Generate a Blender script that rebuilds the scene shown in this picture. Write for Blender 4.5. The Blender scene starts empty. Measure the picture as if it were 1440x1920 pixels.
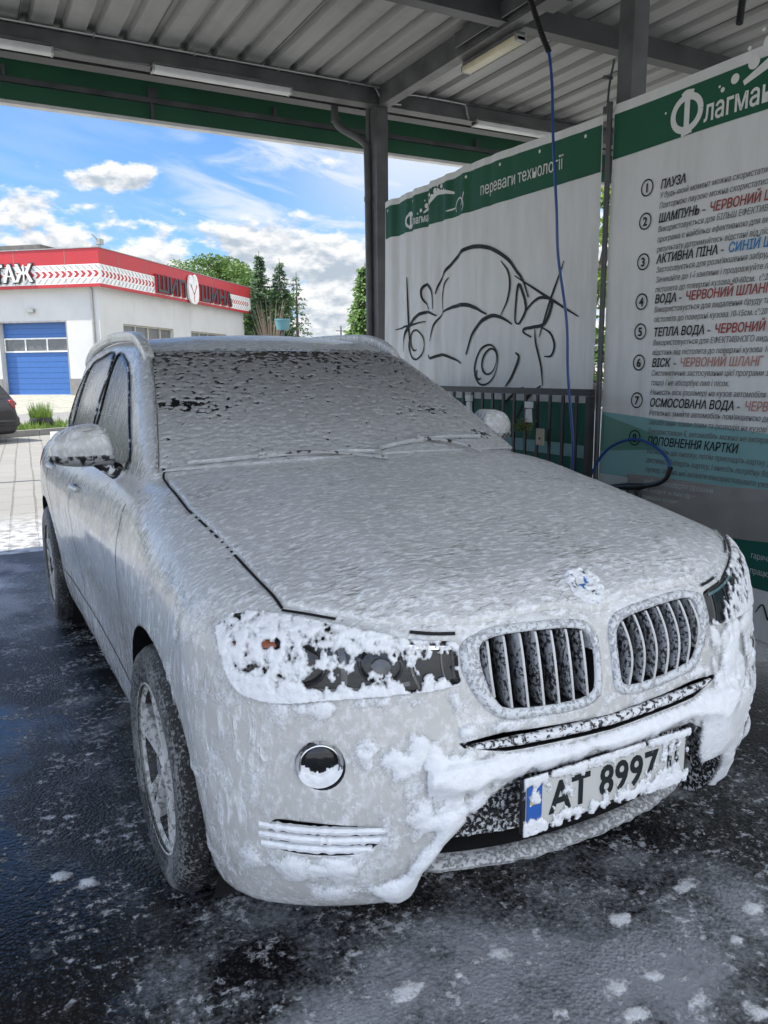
import bpy, bmesh, math, random
import numpy as np
from mathutils import Vector, Matrix
from mathutils.bvhtree import BVHTree

# ---------------------------------------------------------------- camera, sky, sun, exposure
scene = bpy.context.scene
col = scene.collection
CAMP = (-1.3399, -1.3255, 1.466); YAW = 0.4944; PITCH = 0.1779; ROLL = -0.0088; FPX = 1471.69
cam_d = bpy.data.cameras.new("camera")
cam = bpy.data.objects.new("camera", cam_d)
col.objects.link(cam)
cam_d.sensor_fit = 'VERTICAL'; cam_d.sensor_height = 24.0
cam_d.lens = FPX / 1920 * 24.0
cam_d.clip_start = 0.05; cam_d.clip_end = 3000
_f = Vector((math.sin(YAW) * math.cos(PITCH), math.cos(YAW) * math.cos(PITCH), -math.sin(PITCH)))
_r = Vector((math.cos(YAW), -math.sin(YAW), 0)); _u = _r.cross(_f)
_c, _s = math.cos(ROLL), math.sin(ROLL)
_r2 = _c * _r + _s * _u; _u2 = -_s * _r + _c * _u
cam.matrix_world = Matrix(((_r2.x, _u2.x, -_f.x, CAMP[0]), (_r2.y, _u2.y, -_f.y, CAMP[1]), (_r2.z, _u2.z, -_f.z, CAMP[2]), (0, 0, 0, 1)))
scene.camera = cam
scene.view_settings.view_transform = 'Standard'
scene.view_settings.look = 'None'
scene.view_settings.exposure = EXPOSURE = 2.15
scene.view_settings.gamma = 1.0

SUN_AZ = math.radians(284)      # clockwise from +Y
SUN_EL = math.radians(60)
world = bpy.data.worlds.new("World"); scene.world = world
world.use_nodes = True
wt = world.node_tree; wn = wt.nodes; wl = wt.links; wn.clear()
w_out = wn.new('ShaderNodeOutputWorld'); w_bg = wn.new('ShaderNodeBackground')
w_bg.inputs['Strength'].default_value = 0.1
sky = wn.new('ShaderNodeTexSky'); sky.sky_type = 'NISHITA'; sky.sun_disc = False
sky.sun_elevation = SUN_EL; sky.sun_rotation = SUN_AZ
def wmath(op, a, b=None, c=None, clamp=False):
    n = wn.new('ShaderNodeMath'); n.operation = op; n.use_clamp = clamp
    for i, x in enumerate((a, b, c)):
        if x is None: continue
        if isinstance(x, (int, float)): n.inputs[i].default_value = x
        else: wl.new(x, n.inputs[i])
    return n.outputs[0]
def wramp(a, lo, hi, o0=0.0, o1=1.0):
    n = wn.new('ShaderNodeMapRange'); n.interpolation_type = 'SMOOTHSTEP'
    for i, x in zip((1, 2, 3, 4), (lo, hi, o0, o1)): n.inputs[i].default_value = x
    wl.new(a, n.inputs[0]); return n.outputs[0]
def wmix(f, a, b, mode='MIX'):
    n = wn.new('ShaderNodeMix'); n.data_type = 'RGBA'; n.blend_type = mode
    for i, x in ((0, f), (6, a), (7, b)):
        if isinstance(x, (int, float)): n.inputs[i].default_value = x
        elif isinstance(x, tuple): n.inputs[i].default_value = (*x, 1)
        else: wl.new(x, n.inputs[i])
    return n.outputs[2]
w_tc = wn.new('ShaderNodeTexCoord'); w_s = wn.new('ShaderNodeSeparateXYZ'); wl.new(w_tc.outputs['Generated'], w_s.inputs[0])
AZ = wmath('MULTIPLY', wmath('ARCTAN2', w_s.outputs[0], w_s.outputs[1]), 57.2958)
EL = wmath('MULTIPLY', wmath('ARCSINE', w_s.outputs[2]), 57.2958)
def wnoise(kx, ky, ox=0.0, oy=0.0, detail=9, rough=0.56, dist=0.0, kz=0.0):
    c = wn.new('ShaderNodeCombineXYZ')
    wl.new(wmath('ADD', wmath('MULTIPLY', AZ, kx), ox), c.inputs[0])
    y_ = wmath('ADD', wmath('MULTIPLY', EL, ky), oy)
    if kz: y_ = wmath('ADD', y_, wmath('MULTIPLY', AZ, kz))
    wl.new(y_, c.inputs[1])
    n = wn.new('ShaderNodeTexNoise'); n.inputs['Scale'].default_value = 1.0; n.inputs['Detail'].default_value = detail
    n.inputs['Roughness'].default_value = rough; n.inputs['Distortion'].default_value = dist
    wl.new(c.outputs[0], n.inputs['Vector']); return n.outputs['Fac']
def wgauss(a0, e0, sa, se, amp):
    p = wmath('POWER', wmath('ABSOLUTE', wmath('MULTIPLY', wmath('SUBTRACT', AZ, a0), 1 / sa)), 2.0)
    q = wmath('POWER', wmath('ABSOLUTE', wmath('MULTIPLY', wmath('SUBTRACT', EL, e0), 1 / se)), 2.0)
    return wmath('MULTIPLY', wmath('EXPONENT', wmath('MULTIPLY', wmath('ADD', p, q), -1.0)), amp)
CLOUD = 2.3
dens = wnoise(.34, .62, 3.1, 1.7); dens_up = wnoise(.34, .62, 3.1 + .03, 1.7 + .30)
shape = wramp(EL, 5.5, 12.5, .17, -.13)
for g in ((11.3, 12.5, 2.1, 1.05, .36), (8.6, 12.1, 1.2, .6, .22), (4.5, 10.6, 3.2, 1.1, .22), (4.0, 8.2, 6.0, 1.4, .12), (20.5, 8.7, 2.4, 1.5, .24), (25.5, 7.4, 2.6, 2.2, .22), (15.0, 9.3, 3.0, 1.0, .08), (17.0, 12.0, 4.0, 1.2, -.10), (12.0, 15.5, 6.0, 1.5, -.2)):
    shape = wmath('ADD', shape, wgauss(*g))
# unseen cloud added behind and beside the camera to whiten the shade's light
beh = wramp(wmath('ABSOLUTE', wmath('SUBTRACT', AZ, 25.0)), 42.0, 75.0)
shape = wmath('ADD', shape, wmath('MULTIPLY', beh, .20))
cum = wramp(wmath('ADD', dens, shape), .485, .64)
lit = wramp(wmath('ADD', wmath('SUBTRACT', dens, dens_up), wmath('MULTIPLY', wmath('SUBTRACT', wmath('ADD', dens, shape), .62), -.34)), -.17, .10)
cirrus = wmath('MULTIPLY', wramp(wnoise(.11, .50, 9.0, 4.0, 7, .6, .5, .10), .40, .66), wramp(AZ, 10.0, 20.0, .12, .85))
c_cir = wmath('MULTIPLY', cirrus, wramp(EL, 3.0, 10.0, .4, 1.0))
veil = wmath('MULTIPLY', wramp(AZ, 19.0, 30.0), wramp(EL, 7.0, 15.0, .1, .85))
skyc = wmix(1.0, sky.outputs[0], (.245, .355, .485), 'MULTIPLY')
skyc = wmix(wmath('MAXIMUM', c_cir, veil), skyc, (CLOUD * .86, CLOUD * .92, CLOUD * .98))
cloudc = wmix(lit, (CLOUD * .50, CLOUD * .58, CLOUD * .67), (CLOUD * 1.08, CLOUD * 1.08, CLOUD * 1.08))
skyc = wmix(cum, skyc, cloudc)
bright = wn.new('ShaderNodeVectorMath'); bright.operation = 'SCALE'      # sky behind the camera boosted, out of view, to brighten the canopy's shade
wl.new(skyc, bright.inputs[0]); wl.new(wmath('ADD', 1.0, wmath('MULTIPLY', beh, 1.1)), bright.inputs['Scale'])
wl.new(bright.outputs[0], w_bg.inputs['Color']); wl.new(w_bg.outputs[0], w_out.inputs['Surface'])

sun_d = bpy.data.lights.new("sun", 'SUN'); sun_d.energy = 2.0; sun_d.angle = math.radians(0.5); sun_d.color = (1, 0.95, 0.87)
sun = bpy.data.objects.new("sun", sun_d); col.objects.link(sun)
_sd = Vector((math.sin(SUN_AZ) * math.cos(SUN_EL), math.cos(SUN_AZ) * math.cos(SUN_EL), math.sin(SUN_EL)))
sun.rotation_euler = _sd.to_track_quat('Z', 'Y').to_euler()
sun.location = (-20, 10, 30)

# ---------------------------------------------------------------- helpers
def world_of(o):
    return (world_of(o.parent) @ o.matrix_parent_inverse @ o.matrix_basis) if o.parent else o.matrix_basis.copy()
def mesh_obj(name, verts, faces, mat=None, parent=None, smooth=False):
    me = bpy.data.meshes.new(name)
    me.from_pydata([tuple(v) for v in verts] if not isinstance(verts, np.ndarray) else verts.tolist(), [], faces if not isinstance(faces, np.ndarray) else faces.tolist())
    me.update()
    o = bpy.data.objects.new(name, me); col.objects.link(o)
    if mat is not None:
        me.materials.append(mat)
    if parent is not None:
        o.parent = parent      # vertices are given in world coordinates
        o.matrix_parent_inverse = world_of(parent).inverted()
    if smooth:
        me.polygons.foreach_set('use_smooth', [True] * len(me.polygons))
    return o

def tag(o, label=None, cat=None, group=None, kind=None):
    if label: o['label'] = label
    if cat: o['category'] = cat
    if group: o['group'] = group
    if kind: o['kind'] = kind
    return o

def empty(name, loc=(0, 0, 0), rz=0.0):
    o = bpy.data.objects.new(name, None); col.objects.link(o)
    o.location = loc; o.rotation_euler = (0, 0, rz); o.empty_display_size = 0.2
    return o

class MB:
    """collects shapes into one mesh"""
    def __init__(self):
        self.v = []; self.f = []
    def add(self, vs, fs):
        n = len(self.v)
        self.v += [tuple(v) for v in vs]; self.f += [tuple(i + n for i in f) for f in fs]
        return self
    def box(self, x0, x1, y0, y1, z0, z1, b=0.0):
        if b <= 0:
            vs = [(x0, y0, z0), (x1, y0, z0), (x1, y1, z0), (x0, y1, z0), (x0, y0, z1), (x1, y0, z1), (x1, y1, z1), (x0, y1, z1)]
            return self.add(vs, [(0, 3, 2, 1), (4, 5, 6, 7), (0, 1, 5, 4), (1, 2, 6, 5), (2, 3, 7, 6), (3, 0, 4, 7)])
        bm = bmesh.new()
        bmesh.ops.create_cube(bm, size=1)
        for v in bm.verts:
            v.co = ((x0 + x1) / 2 + v.co.x * (x1 - x0), (y0 + y1) / 2 + v.co.y * (y1 - y0), (z0 + z1) / 2 + v.co.z * (z1 - z0))
        bmesh.ops.bevel(bm, geom=bm.edges[:], offset=b, segments=2, affect='EDGES', profile=0.5)
        bm.verts.index_update()
        self.add([v.co[:] for v in bm.verts], [[v.index for v in f.verts] for f in bm.faces]); bm.free()
        return self
    def obox(self, c, ax, ay, az):
        """box from centre and three half-axis vectors"""
        c, ax, ay, az = map(Vector, (c, ax, ay, az)); vs = []
        for k in (-1, 1):
            for i, j in ((-1, -1), (1, -1), (1, 1), (-1, 1)):
                vs.append(c + ax * i + ay * j + az * k)
        return self.add(vs, [(0, 3, 2, 1), (4, 5, 6, 7), (0, 1, 5, 4), (1, 2, 6, 5), (2, 3, 7, 6), (3, 0, 4, 7)])
    def tube(self, pts, r, n=8, cap=True):
        pts = [Vector(p) for p in pts]; m = len(pts)
        rs = r if hasattr(r, '__len__') else [r] * m
        t0 = (pts[1] - pts[0]).normalized()
        nrm = t0.orthogonal().normalized(); vs = []; fs = []
        for i in range(m):
            t = (pts[min(i + 1, m - 1)] - pts[max(i - 1, 0)]).normalized()
            nrm = (nrm - t * nrm.dot(t))
            nrm = nrm.normalized() if nrm.length > 1e-6 else t.orthogonal().normalized()
            b = t.cross(nrm)
            for k in range(n):
                a = 2 * math.pi * k / n
                vs.append(pts[i] + (nrm * math.cos(a) + b * math.sin(a)) * rs[i])
        for i in range(m - 1):
            for k in range(n):
                k2 = (k + 1) % n
                fs.append((i * n + k, i * n + k2, (i + 1) * n + k2, (i + 1) * n + k))
        if cap:
            fs.append(tuple(range(n - 1, -1, -1))); fs.append(tuple((m - 1) * n + k for k in range(n)))
        return self.add(vs, fs)
    def prism(self, poly, axis, a0, a1):
        """polygon of 2-D points extruded along an axis ('x','y','z') from a0 to a1"""
        n = len(poly)
        def p3(p, a):
            return {'x': (a, p[0], p[1]), 'y': (p[0], a, p[1]), 'z': (p[0], p[1], a)}[axis]
        vs = [p3(p, a0) for p in poly] + [p3(p, a1) for p in poly]
        fs = [tuple(range(n)), tuple(range(2 * n - 1, n - 1, -1))] + [(i, i + n, (i + 1) % n + n, (i + 1) % n) for i in range(n)]
        return self.add(vs, fs)
    def lathe(self, prof, n=48, axis='x', c=(0, 0, 0), close=False):
        """profile of (radius, along) revolved"""
        m = len(prof); vs = []; fs = []
        for k in range(n):
            a = 2 * math.pi * k / n; ca, sa = math.cos(a), math.sin(a)
            for r, h in prof:
                vs.append({'x': (c[0] + h, c[1] + r * ca, c[2] + r * sa), 'y': (c[0] + r * ca, c[1] + h, c[2] + r * sa), 'z': (c[0] + r * ca, c[1] + r * sa, c[2] + h)}[axis])
        for k in range(n):
            k2 = (k + 1) % n
            for i in range(m - 1 if not close else m):
                j = (i + 1) % m
                fs.append((k * m + i, k * m + j, k2 * m + j, k2 * m + i))
        return self.add(vs, fs)
    def build(self, name, mat, parent=None, smooth=False):
        o = mesh_obj(name, self.v, self.f, mat, parent, False)
        bm = bmesh.new(); bm.from_mesh(o.data)
        bmesh.ops.recalc_face_normals(bm, faces=bm.faces[:])
        bm.to_mesh(o.data); bm.free()
        if smooth:
            o.data.polygons.foreach_set('use_smooth', [True] * len(o.data.polygons))
            o.data.set_sharp_from_angle(angle=math.radians(38))
        return o

def bez(pts, n=10):
    """Catmull-Rom through points"""
    P = [Vector(p) for p in pts]; P = [2 * P[0] - P[1]] + P + [2 * P[-1] - P[-2]]; out = []
    for i in range(1, len(P) - 2):
        a, b, c, d = P[i - 1:i + 3]
        for k in range(n):
            t = k / n
            out.append(0.5 * ((2 * b) + (c - a) * t + (2 * a - 5 * b + 4 * c - d) * t * t + (3 * b - a - 3 * c + d) * t ** 3))
    out.append(P[-2]); return out

# numpy gradient noise -------------------------------------------------
_rng = np.random.RandomState(7)
_perm = _rng.permutation(256); _perm = np.concatenate([_perm, _perm, _perm])
_grad = _rng.normal(size=(256, 3)); _grad /= np.linalg.norm(_grad, axis=1, keepdims=True)
def noise3(P):
    P = np.asarray(P, float); i = np.floor(P).astype(int); f = P - i; i &= 255
    u = f * f * f * (f * (f * 6 - 15) + 10); out = 0
    for dx in (0, 1):
        wx = u[:, 0] if dx else 1 - u[:, 0]
        for dy in (0, 1):
            wy = u[:, 1] if dy else 1 - u[:, 1]
            for dz in (0, 1):
                wz = u[:, 2] if dz else 1 - u[:, 2]
                g = _grad[_perm[_perm[_perm[(i[:, 0] + dx) & 255] + ((i[:, 1] + dy) & 255)] + ((i[:, 2] + dz) & 255)]]
                out = out + wx * wy * wz * (g[:, 0] * (f[:, 0] - dx) + g[:, 1] * (f[:, 1] - dy) + g[:, 2] * (f[:, 2] - dz))
    return out * 1.6
def fbm(P, oct=4, gain=0.5):
    P = np.asarray(P, float); a = 1; s = 0; t = 0
    for k in range(oct):
        s = s + a * noise3(P * 2 ** k + 17.3 * k); t += a; a *= gain
    return s / t

# ---------------------------------------------------------------- materials
def new_mat(name):
    m = bpy.data.materials.new(name); m.use_nodes = True
    nt = m.node_tree; b = nt.nodes['Principled BSDF']
    return m, nt, b
def simple(name, rgb, rough=0.6, metal=0.0, var=0.12, vscale=6.0, bump=0.0, bscale=60.0, spec=0.5):
    """flat base colour with a little mottling and optional fine bump"""
    m, nt, b = new_mat(name); N = nt.nodes; L = nt.links
    tc = N.new('ShaderNodeTexCoord')
    nz = N.new('ShaderNodeTexNoise'); nz.inputs['Scale'].default_value = vscale; nz.inputs['Detail'].default_value = 5
    L.new(tc.outputs['Object'], nz.inputs['Vector'])
    cr = N.new('ShaderNodeValToRGB')
    cr.color_ramp.elements[0].position = 0.3; cr.color_ramp.elements[1].position = 0.7
    cr.color_ramp.elements[0].color = (*[max(0, c * (1 - var)) for c in rgb], 1)
    cr.color_ramp.elements[1].color = (*[min(1, c * (1 + var)) for c in rgb], 1)
    L.new(nz.outputs['Fac'], cr.inputs['Fac']); L.new(cr.outputs['Color'], b.inputs['Base Color'])
    b.inputs['Roughness'].default_value = rough; b.inputs['Metallic'].default_value = metal
    b.inputs['Specular IOR Level'].default_value = spec
    if bump > 0:
        n2 = N.new('ShaderNodeTexNoise'); n2.inputs['Scale'].default_value = bscale; n2.inputs['Detail'].default_value = 4
        L.new(tc.outputs['Object'], n2.inputs['Vector'])
        bp = N.new('ShaderNodeBump'); bp.inputs['Strength'].default_value = 1.0; bp.inputs['Distance'].default_value = bump
        L.new(n2.outputs['Fac'], bp.inputs['Height']); L.new(bp.outputs['Normal'], b.inputs['Normal'])
    return m
M = {}
# ---------------------------------------------------------------- car body as an implicit solid, meshed by projecting a cage of rays
AXF, AXR, WR = 0.83, 3.64, 0.352
def smax(a, b, k):
    h = np.clip(0.5 + 0.5 * (a - b) / k, 0, 1); return b + (a - b) * h + k * h * (1 - h)
def smin(a, b, k): return -smax(-a, -b, k)
def ip(x, xs, ys):
    """smooth (monotone-ish cubic) interpolation"""
    xs = np.array(xs, float); ys = np.array(ys, float)
    d = np.diff(ys) / np.diff(xs); m = np.zeros(len(xs)); m[1:-1] = np.where(d[:-1] * d[1:] > 0, 2 * d[:-1] * d[1:] / np.where(d[:-1] + d[1:] == 0, 1, d[:-1] + d[1:]), 0); m[0] = d[0]; m[-1] = d[-1]
    x = np.clip(x, xs[0], xs[-1]); i = np.clip(np.searchsorted(xs, x) - 1, 0, len(xs) - 2)
    h = xs[i + 1] - xs[i]; t = (x - xs[i]) / h
    return ys[i] * (2 * t ** 3 - 3 * t ** 2 + 1) + h * m[i] * (t ** 3 - 2 * t ** 2 + t) + ys[i + 1] * (-2 * t ** 3 + 3 * t ** 2) + h * m[i + 1] * (t ** 3 - t ** 2)
def gs(x, c, w): return np.exp(-((x - c) / w) ** 2)

def hood_z(x, y):
    zc = ip(y, [0.0, .06, .12, .25, .5, .9, 1.3, 1.6, 2.2, 3.0, 4.7], [.86, .925, .955, .99, 1.045, 1.115, 1.165, 1.165, 1.14, 1.13, 1.12])
    ax = np.abs(x)
    z = zc - 0.045 * (ax / .8) ** 2 - 0.06 * (ax / .9) ** 6
    z = z + 0.010 * gs(ax, .52 - .1 * np.clip((1.2 - y), 0, 1.2), .09) * np.clip(1.6 - y, 0, 1)      # raised creases of the bonnet
    return z
def f_lower(x, y, z):
    ax = np.abs(x)
    W = ip(z, [.15, .22, .34, .5, .65, .78, .9, .98, 1.06, 1.14], [.80, .86, .885, .897, .905, .912, .905, .885, .86, .82])
    W = W + 0.032 * (gs(y, AXF, .42) + gs(y, AXR, .44)) * gs(z, .55, .30)
    W = W - 0.022 * gs(z, .50, .13) * gs(y, 2.25, .7) + 0.012 * gs(z, .86, .05) * gs(y, 2.6, 1.1)
    W = W - 0.05 * np.clip((y - 3.8) / .85, 0, 1) ** 2 * 1.6
    side = ax - W
    yf = ip(z, [.15, .22, .3, .4, .52, .6, .68, .78, .88, .96, 1.1], [.14, .085, .035, .0, -.01, .0, .012, .028, .06, .12, .3])
    q = np.clip(ax / .965, 0, .9999)
    nose = yf + 0.74 * (1 - (1 - q ** 2.7) ** (1 / 2.7)) - y
    yt = ip(z, [.2, .35, .5, .7, .8, 1.0, 1.15], [4.52, 4.62, 4.65, 4.62, 4.60, 4.58, 4.53])
    tail = y - (yt - 0.45 * (1 - (1 - q ** 2.8) ** (1 / 2.8)))
    top = z - hood_z(x, y)
    bot = .20 - z + .03 * np.clip((y - .3) / .5, 0, 1) * 0
    f = smax(side, nose, .06)
    f = smax(f, tail, .06)
    f = smax(f, top, .075)
    return smax(f, bot, .04)
def ws_y(x, z):      # windscreen surface y at (x, z)
    return 1.07 + (z - 1.10) * 2.0 + 0.26 * (x / .72) ** 2 * (1 - 1.0 * np.clip(z - 1.1, 0, .5)) + 0.55 * np.clip(z - 1.1, 0, 1) ** 2
def f_green(x, y, z):
    ax = np.abs(x)
    W = .815 - .345 * (z - 1.05) - .10 * np.clip(z - 1.3, 0, 1) ** 2 * 2 - .10 * np.clip((y - 2.6) / 1.8, 0, 1) ** 2
    side = ax - W
    ws = (ws_y(x, z) - y) * .47
    roof = z - (ip(y, [1.9, 2.1, 2.5, 3.0, 3.6, 4.2, 4.5], [1.575, 1.605, 1.645, 1.655, 1.64, 1.585, 1.54]) - .036 * (ax / .6) ** 2)
    rear = (y - (4.60 - (z - 1.05) * .62 - .10 * (ax / .7) ** 2)) * .8
    f = smax(side, ws, .05); f = smax(f, roof, .06); f = smax(f, rear, .05)
    return smax(f, 0.9 - z, .02)
def f_body(P):
    x, y, z = P[:, 0], P[:, 1], P[:, 2]
    return smin(f_lower(x, y, z), f_green(x, y, z), .018)

def cage(ns, lo, hi, ilo, ihi, warp=None):
    """box cage of rays: returns inner and outer points, quads (closed, welded)"""
    nx, ny, nz = ns; key = {}; uvw = []; quads = []
    def vid(i, j, k):
        t = (i, j, k)
        if t not in key:
            key[t] = len(uvw); uvw.append(t)
        return key[t]
    for k in (0, nz):
        for i in range(nx):
            for j in range(ny):
                q = (vid(i, j, k), vid(i + 1, j, k), vid(i + 1, j + 1, k), vid(i, j + 1, k)); quads.append(q if k else q[::-1])
    for j in (0, ny):
        for i in range(nx):
            for k in range(nz):
                q = (vid(i, j, k), vid(i + 1, j, k), vid(i + 1, j, k + 1), vid(i, j, k + 1)); quads.append(q[::-1] if j else q)
    for i in (0, nx):
        for j in range(ny):
            for k in range(nz):
                q = (vid(i, j, k), vid(i, j + 1, k), vid(i, j + 1, k + 1), vid(i, j, k + 1)); quads.append(q if i else q[::-1])
    U = np.array(uvw, float) / np.array([nx, ny, nz])
    if warp: U = warp(U)
    return np.array(ilo) + U * (np.array(ihi) - np.array(ilo)), np.array(lo) + U * (np.array(hi) - np.array(lo)), quads
def project(f, A, B, it=22):
    t0 = np.zeros(len(A)); t1 = np.ones(len(A))
    for _ in range(it):
        t = (t0 + t1) / 2; inside = f(A + (B - A) * t[:, None]) < 0
        t0 = np.where(inside, t, t0); t1 = np.where(inside, t1, t)
    return A + (B - A) * ((t0 + t1) / 2)[:, None]
def fgrad(f, P, h=1e-3):
    g = np.stack([f(P + np.eye(3)[i] * h) - f(P - np.eye(3)[i] * h) for i in range(3)], 1)
    return g / np.maximum(np.linalg.norm(g, axis=1, keepdims=True), 1e-9)
# ---------------------------------------------------------------- shader building blocks
class NT:
    def __init__(self, name):
        self.m, self.nt, self.b = new_mat(name); self.N = self.nt.nodes; self.L = self.nt.links
        self.tc = self.N.new('ShaderNodeTexCoord')
    def coords(self, scale=(1, 1, 1), src='Object', rot=(0, 0, 0)):
        mp = self.N.new('ShaderNodeMapping'); mp.inputs['Scale'].default_value = scale; mp.inputs['Rotation'].default_value = rot
        self.L.new(self.tc.outputs[src], mp.inputs['Vector']); return mp.outputs[0]
    def noise(self, vec, scale=1.0, detail=4, rough=0.55, dist=0.0):
        n = self.N.new('ShaderNodeTexNoise'); n.inputs['Scale'].default_value = scale; n.inputs['Detail'].default_value = detail
        n.inputs['Roughness'].default_value = rough; n.inputs['Distortion'].default_value = dist
        self.L.new(vec, n.inputs['Vector']); return n.outputs['Fac']
    def voro(self, vec, scale=1.0, feature='F1', rnd=1.0, smooth=None):
        n = self.N.new('ShaderNodeTexVoronoi'); n.feature = feature; n.inputs['Scale'].default_value = scale
        n.inputs['Randomness'].default_value = rnd
        self.L.new(vec, n.inputs['Vector']); return n.outputs['Distance']
    def math(self, op, a, b=None, c=None, clamp=False):
        n = self.N.new('ShaderNodeMath'); n.operation = op; n.use_clamp = clamp
        for i, x in enumerate((a, b, c)):
            if x is None: continue
            if isinstance(x, (int, float)): n.inputs[i].default_value = x
            else: self.L.new(x, n.inputs[i])
        return n.outputs[0]
    def remap(self, a, lo, hi, o0=0.0, o1=1.0):
        n = self.N.new('ShaderNodeMapRange'); n.inputs[1].default_value = lo; n.inputs[2].default_value = hi
        n.inputs[3].default_value = o0; n.inputs[4].default_value = o1; n.interpolation_type = 'SMOOTHSTEP'
        self.L.new(a, n.inputs[0]); return n.outputs[0]
    def mix(self, fac, a, b):
        n = self.N.new('ShaderNodeMix'); n.data_type = 'RGBA'
        for i, x in ((0, fac), (6, a), (7, b)):
            if isinstance(x, (int, float)): n.inputs[i].default_value = x
            elif isinstance(x, tuple): n.inputs[i].default_value = (*x, 1) if len(x) == 3 else x
            else: self.L.new(x, n.inputs[i])
        return n.outputs[2]
    def sep(self, v):
        n = self.N.new('ShaderNodeSeparateXYZ'); self.L.new(v, n.inputs[0]); return n.outputs
    def bump(self, h, dist, strength=1.0, prev=None):
        n = self.N.new('ShaderNodeBump'); n.inputs['Distance'].default_value = dist; n.inputs['Strength'].default_value = strength
        self.L.new(h, n.inputs['Height'])
        if prev is not None: self.L.new(prev, n.inputs['Normal'])
        return n.outputs[0]
    def set(self, **k):
        for key, x in k.items():
            s = self.b.inputs[{'col': 'Base Color', 'rough': 'Roughness', 'nor': 'Normal', 'metal': 'Metallic', 'spec': 'Specular IOR Level', 'coat': 'Coat Weight', 'trans': 'Transmission Weight', 'alpha': 'Alpha', 'coatr': 'Coat Roughness'}[key]]
            if isinstance(x, (int, float)): s.default_value = x
            elif isinstance(x, tuple): s.default_value = (*x, 1) if len(x) == 3 else x
            else: self.L.new(x, s)
        return self.m

FOAM = (0.86, 0.87, 0.88)
PAINT = (0.56, 0.555, 0.53)

def foam_coat(name, base, base_rough, cover, scale=1.0, stretch=(1, 1, 1), foam=FOAM, edge=0.06, depth=0.004, coat=0.0, xgain=0.0):
    """a surface speckled and streaked with soap foam; cover 0..1 is how much foam hides it"""
    t = NT(name)
    v = t.coords(stretch)
    n1 = t.noise(v, 38 * scale, 5, 0.62, 0.3)
    n0 = t.noise(t.coords((1, 1, 1)), 5, 3)
    n = t.math('ADD', t.math('MULTIPLY', n1, 0.8), t.math('MULTIPLY', n0, 0.2))
    c = 0.5 + (0.5 - cover) * 0.36
    if xgain:      # more foam has collected towards one side
        n = t.math('ADD', n, t.math('MULTIPLY', t.remap(t.sep(t.tc.outputs['Object'])[0], .22, .46), xgain))
    mask = t.remap(n, c - edge / 2, c + edge / 2)
    colr = t.mix(mask, base, foam)
    fine = t.noise(t.coords(stretch), 160 * scale, 3, 0.6)
    h = t.math('ADD', t.math('MULTIPLY', mask, 0.7), t.math('MULTIPLY', fine, 0.3))
    h = t.math('ADD', h, t.math('MULTIPLY', n1, 1.0))
    return t.set(col=colr, rough=t.remap(mask, 0, 1, base_rough, 0.6), nor=t.bump(h, depth), coat=coat)

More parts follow.
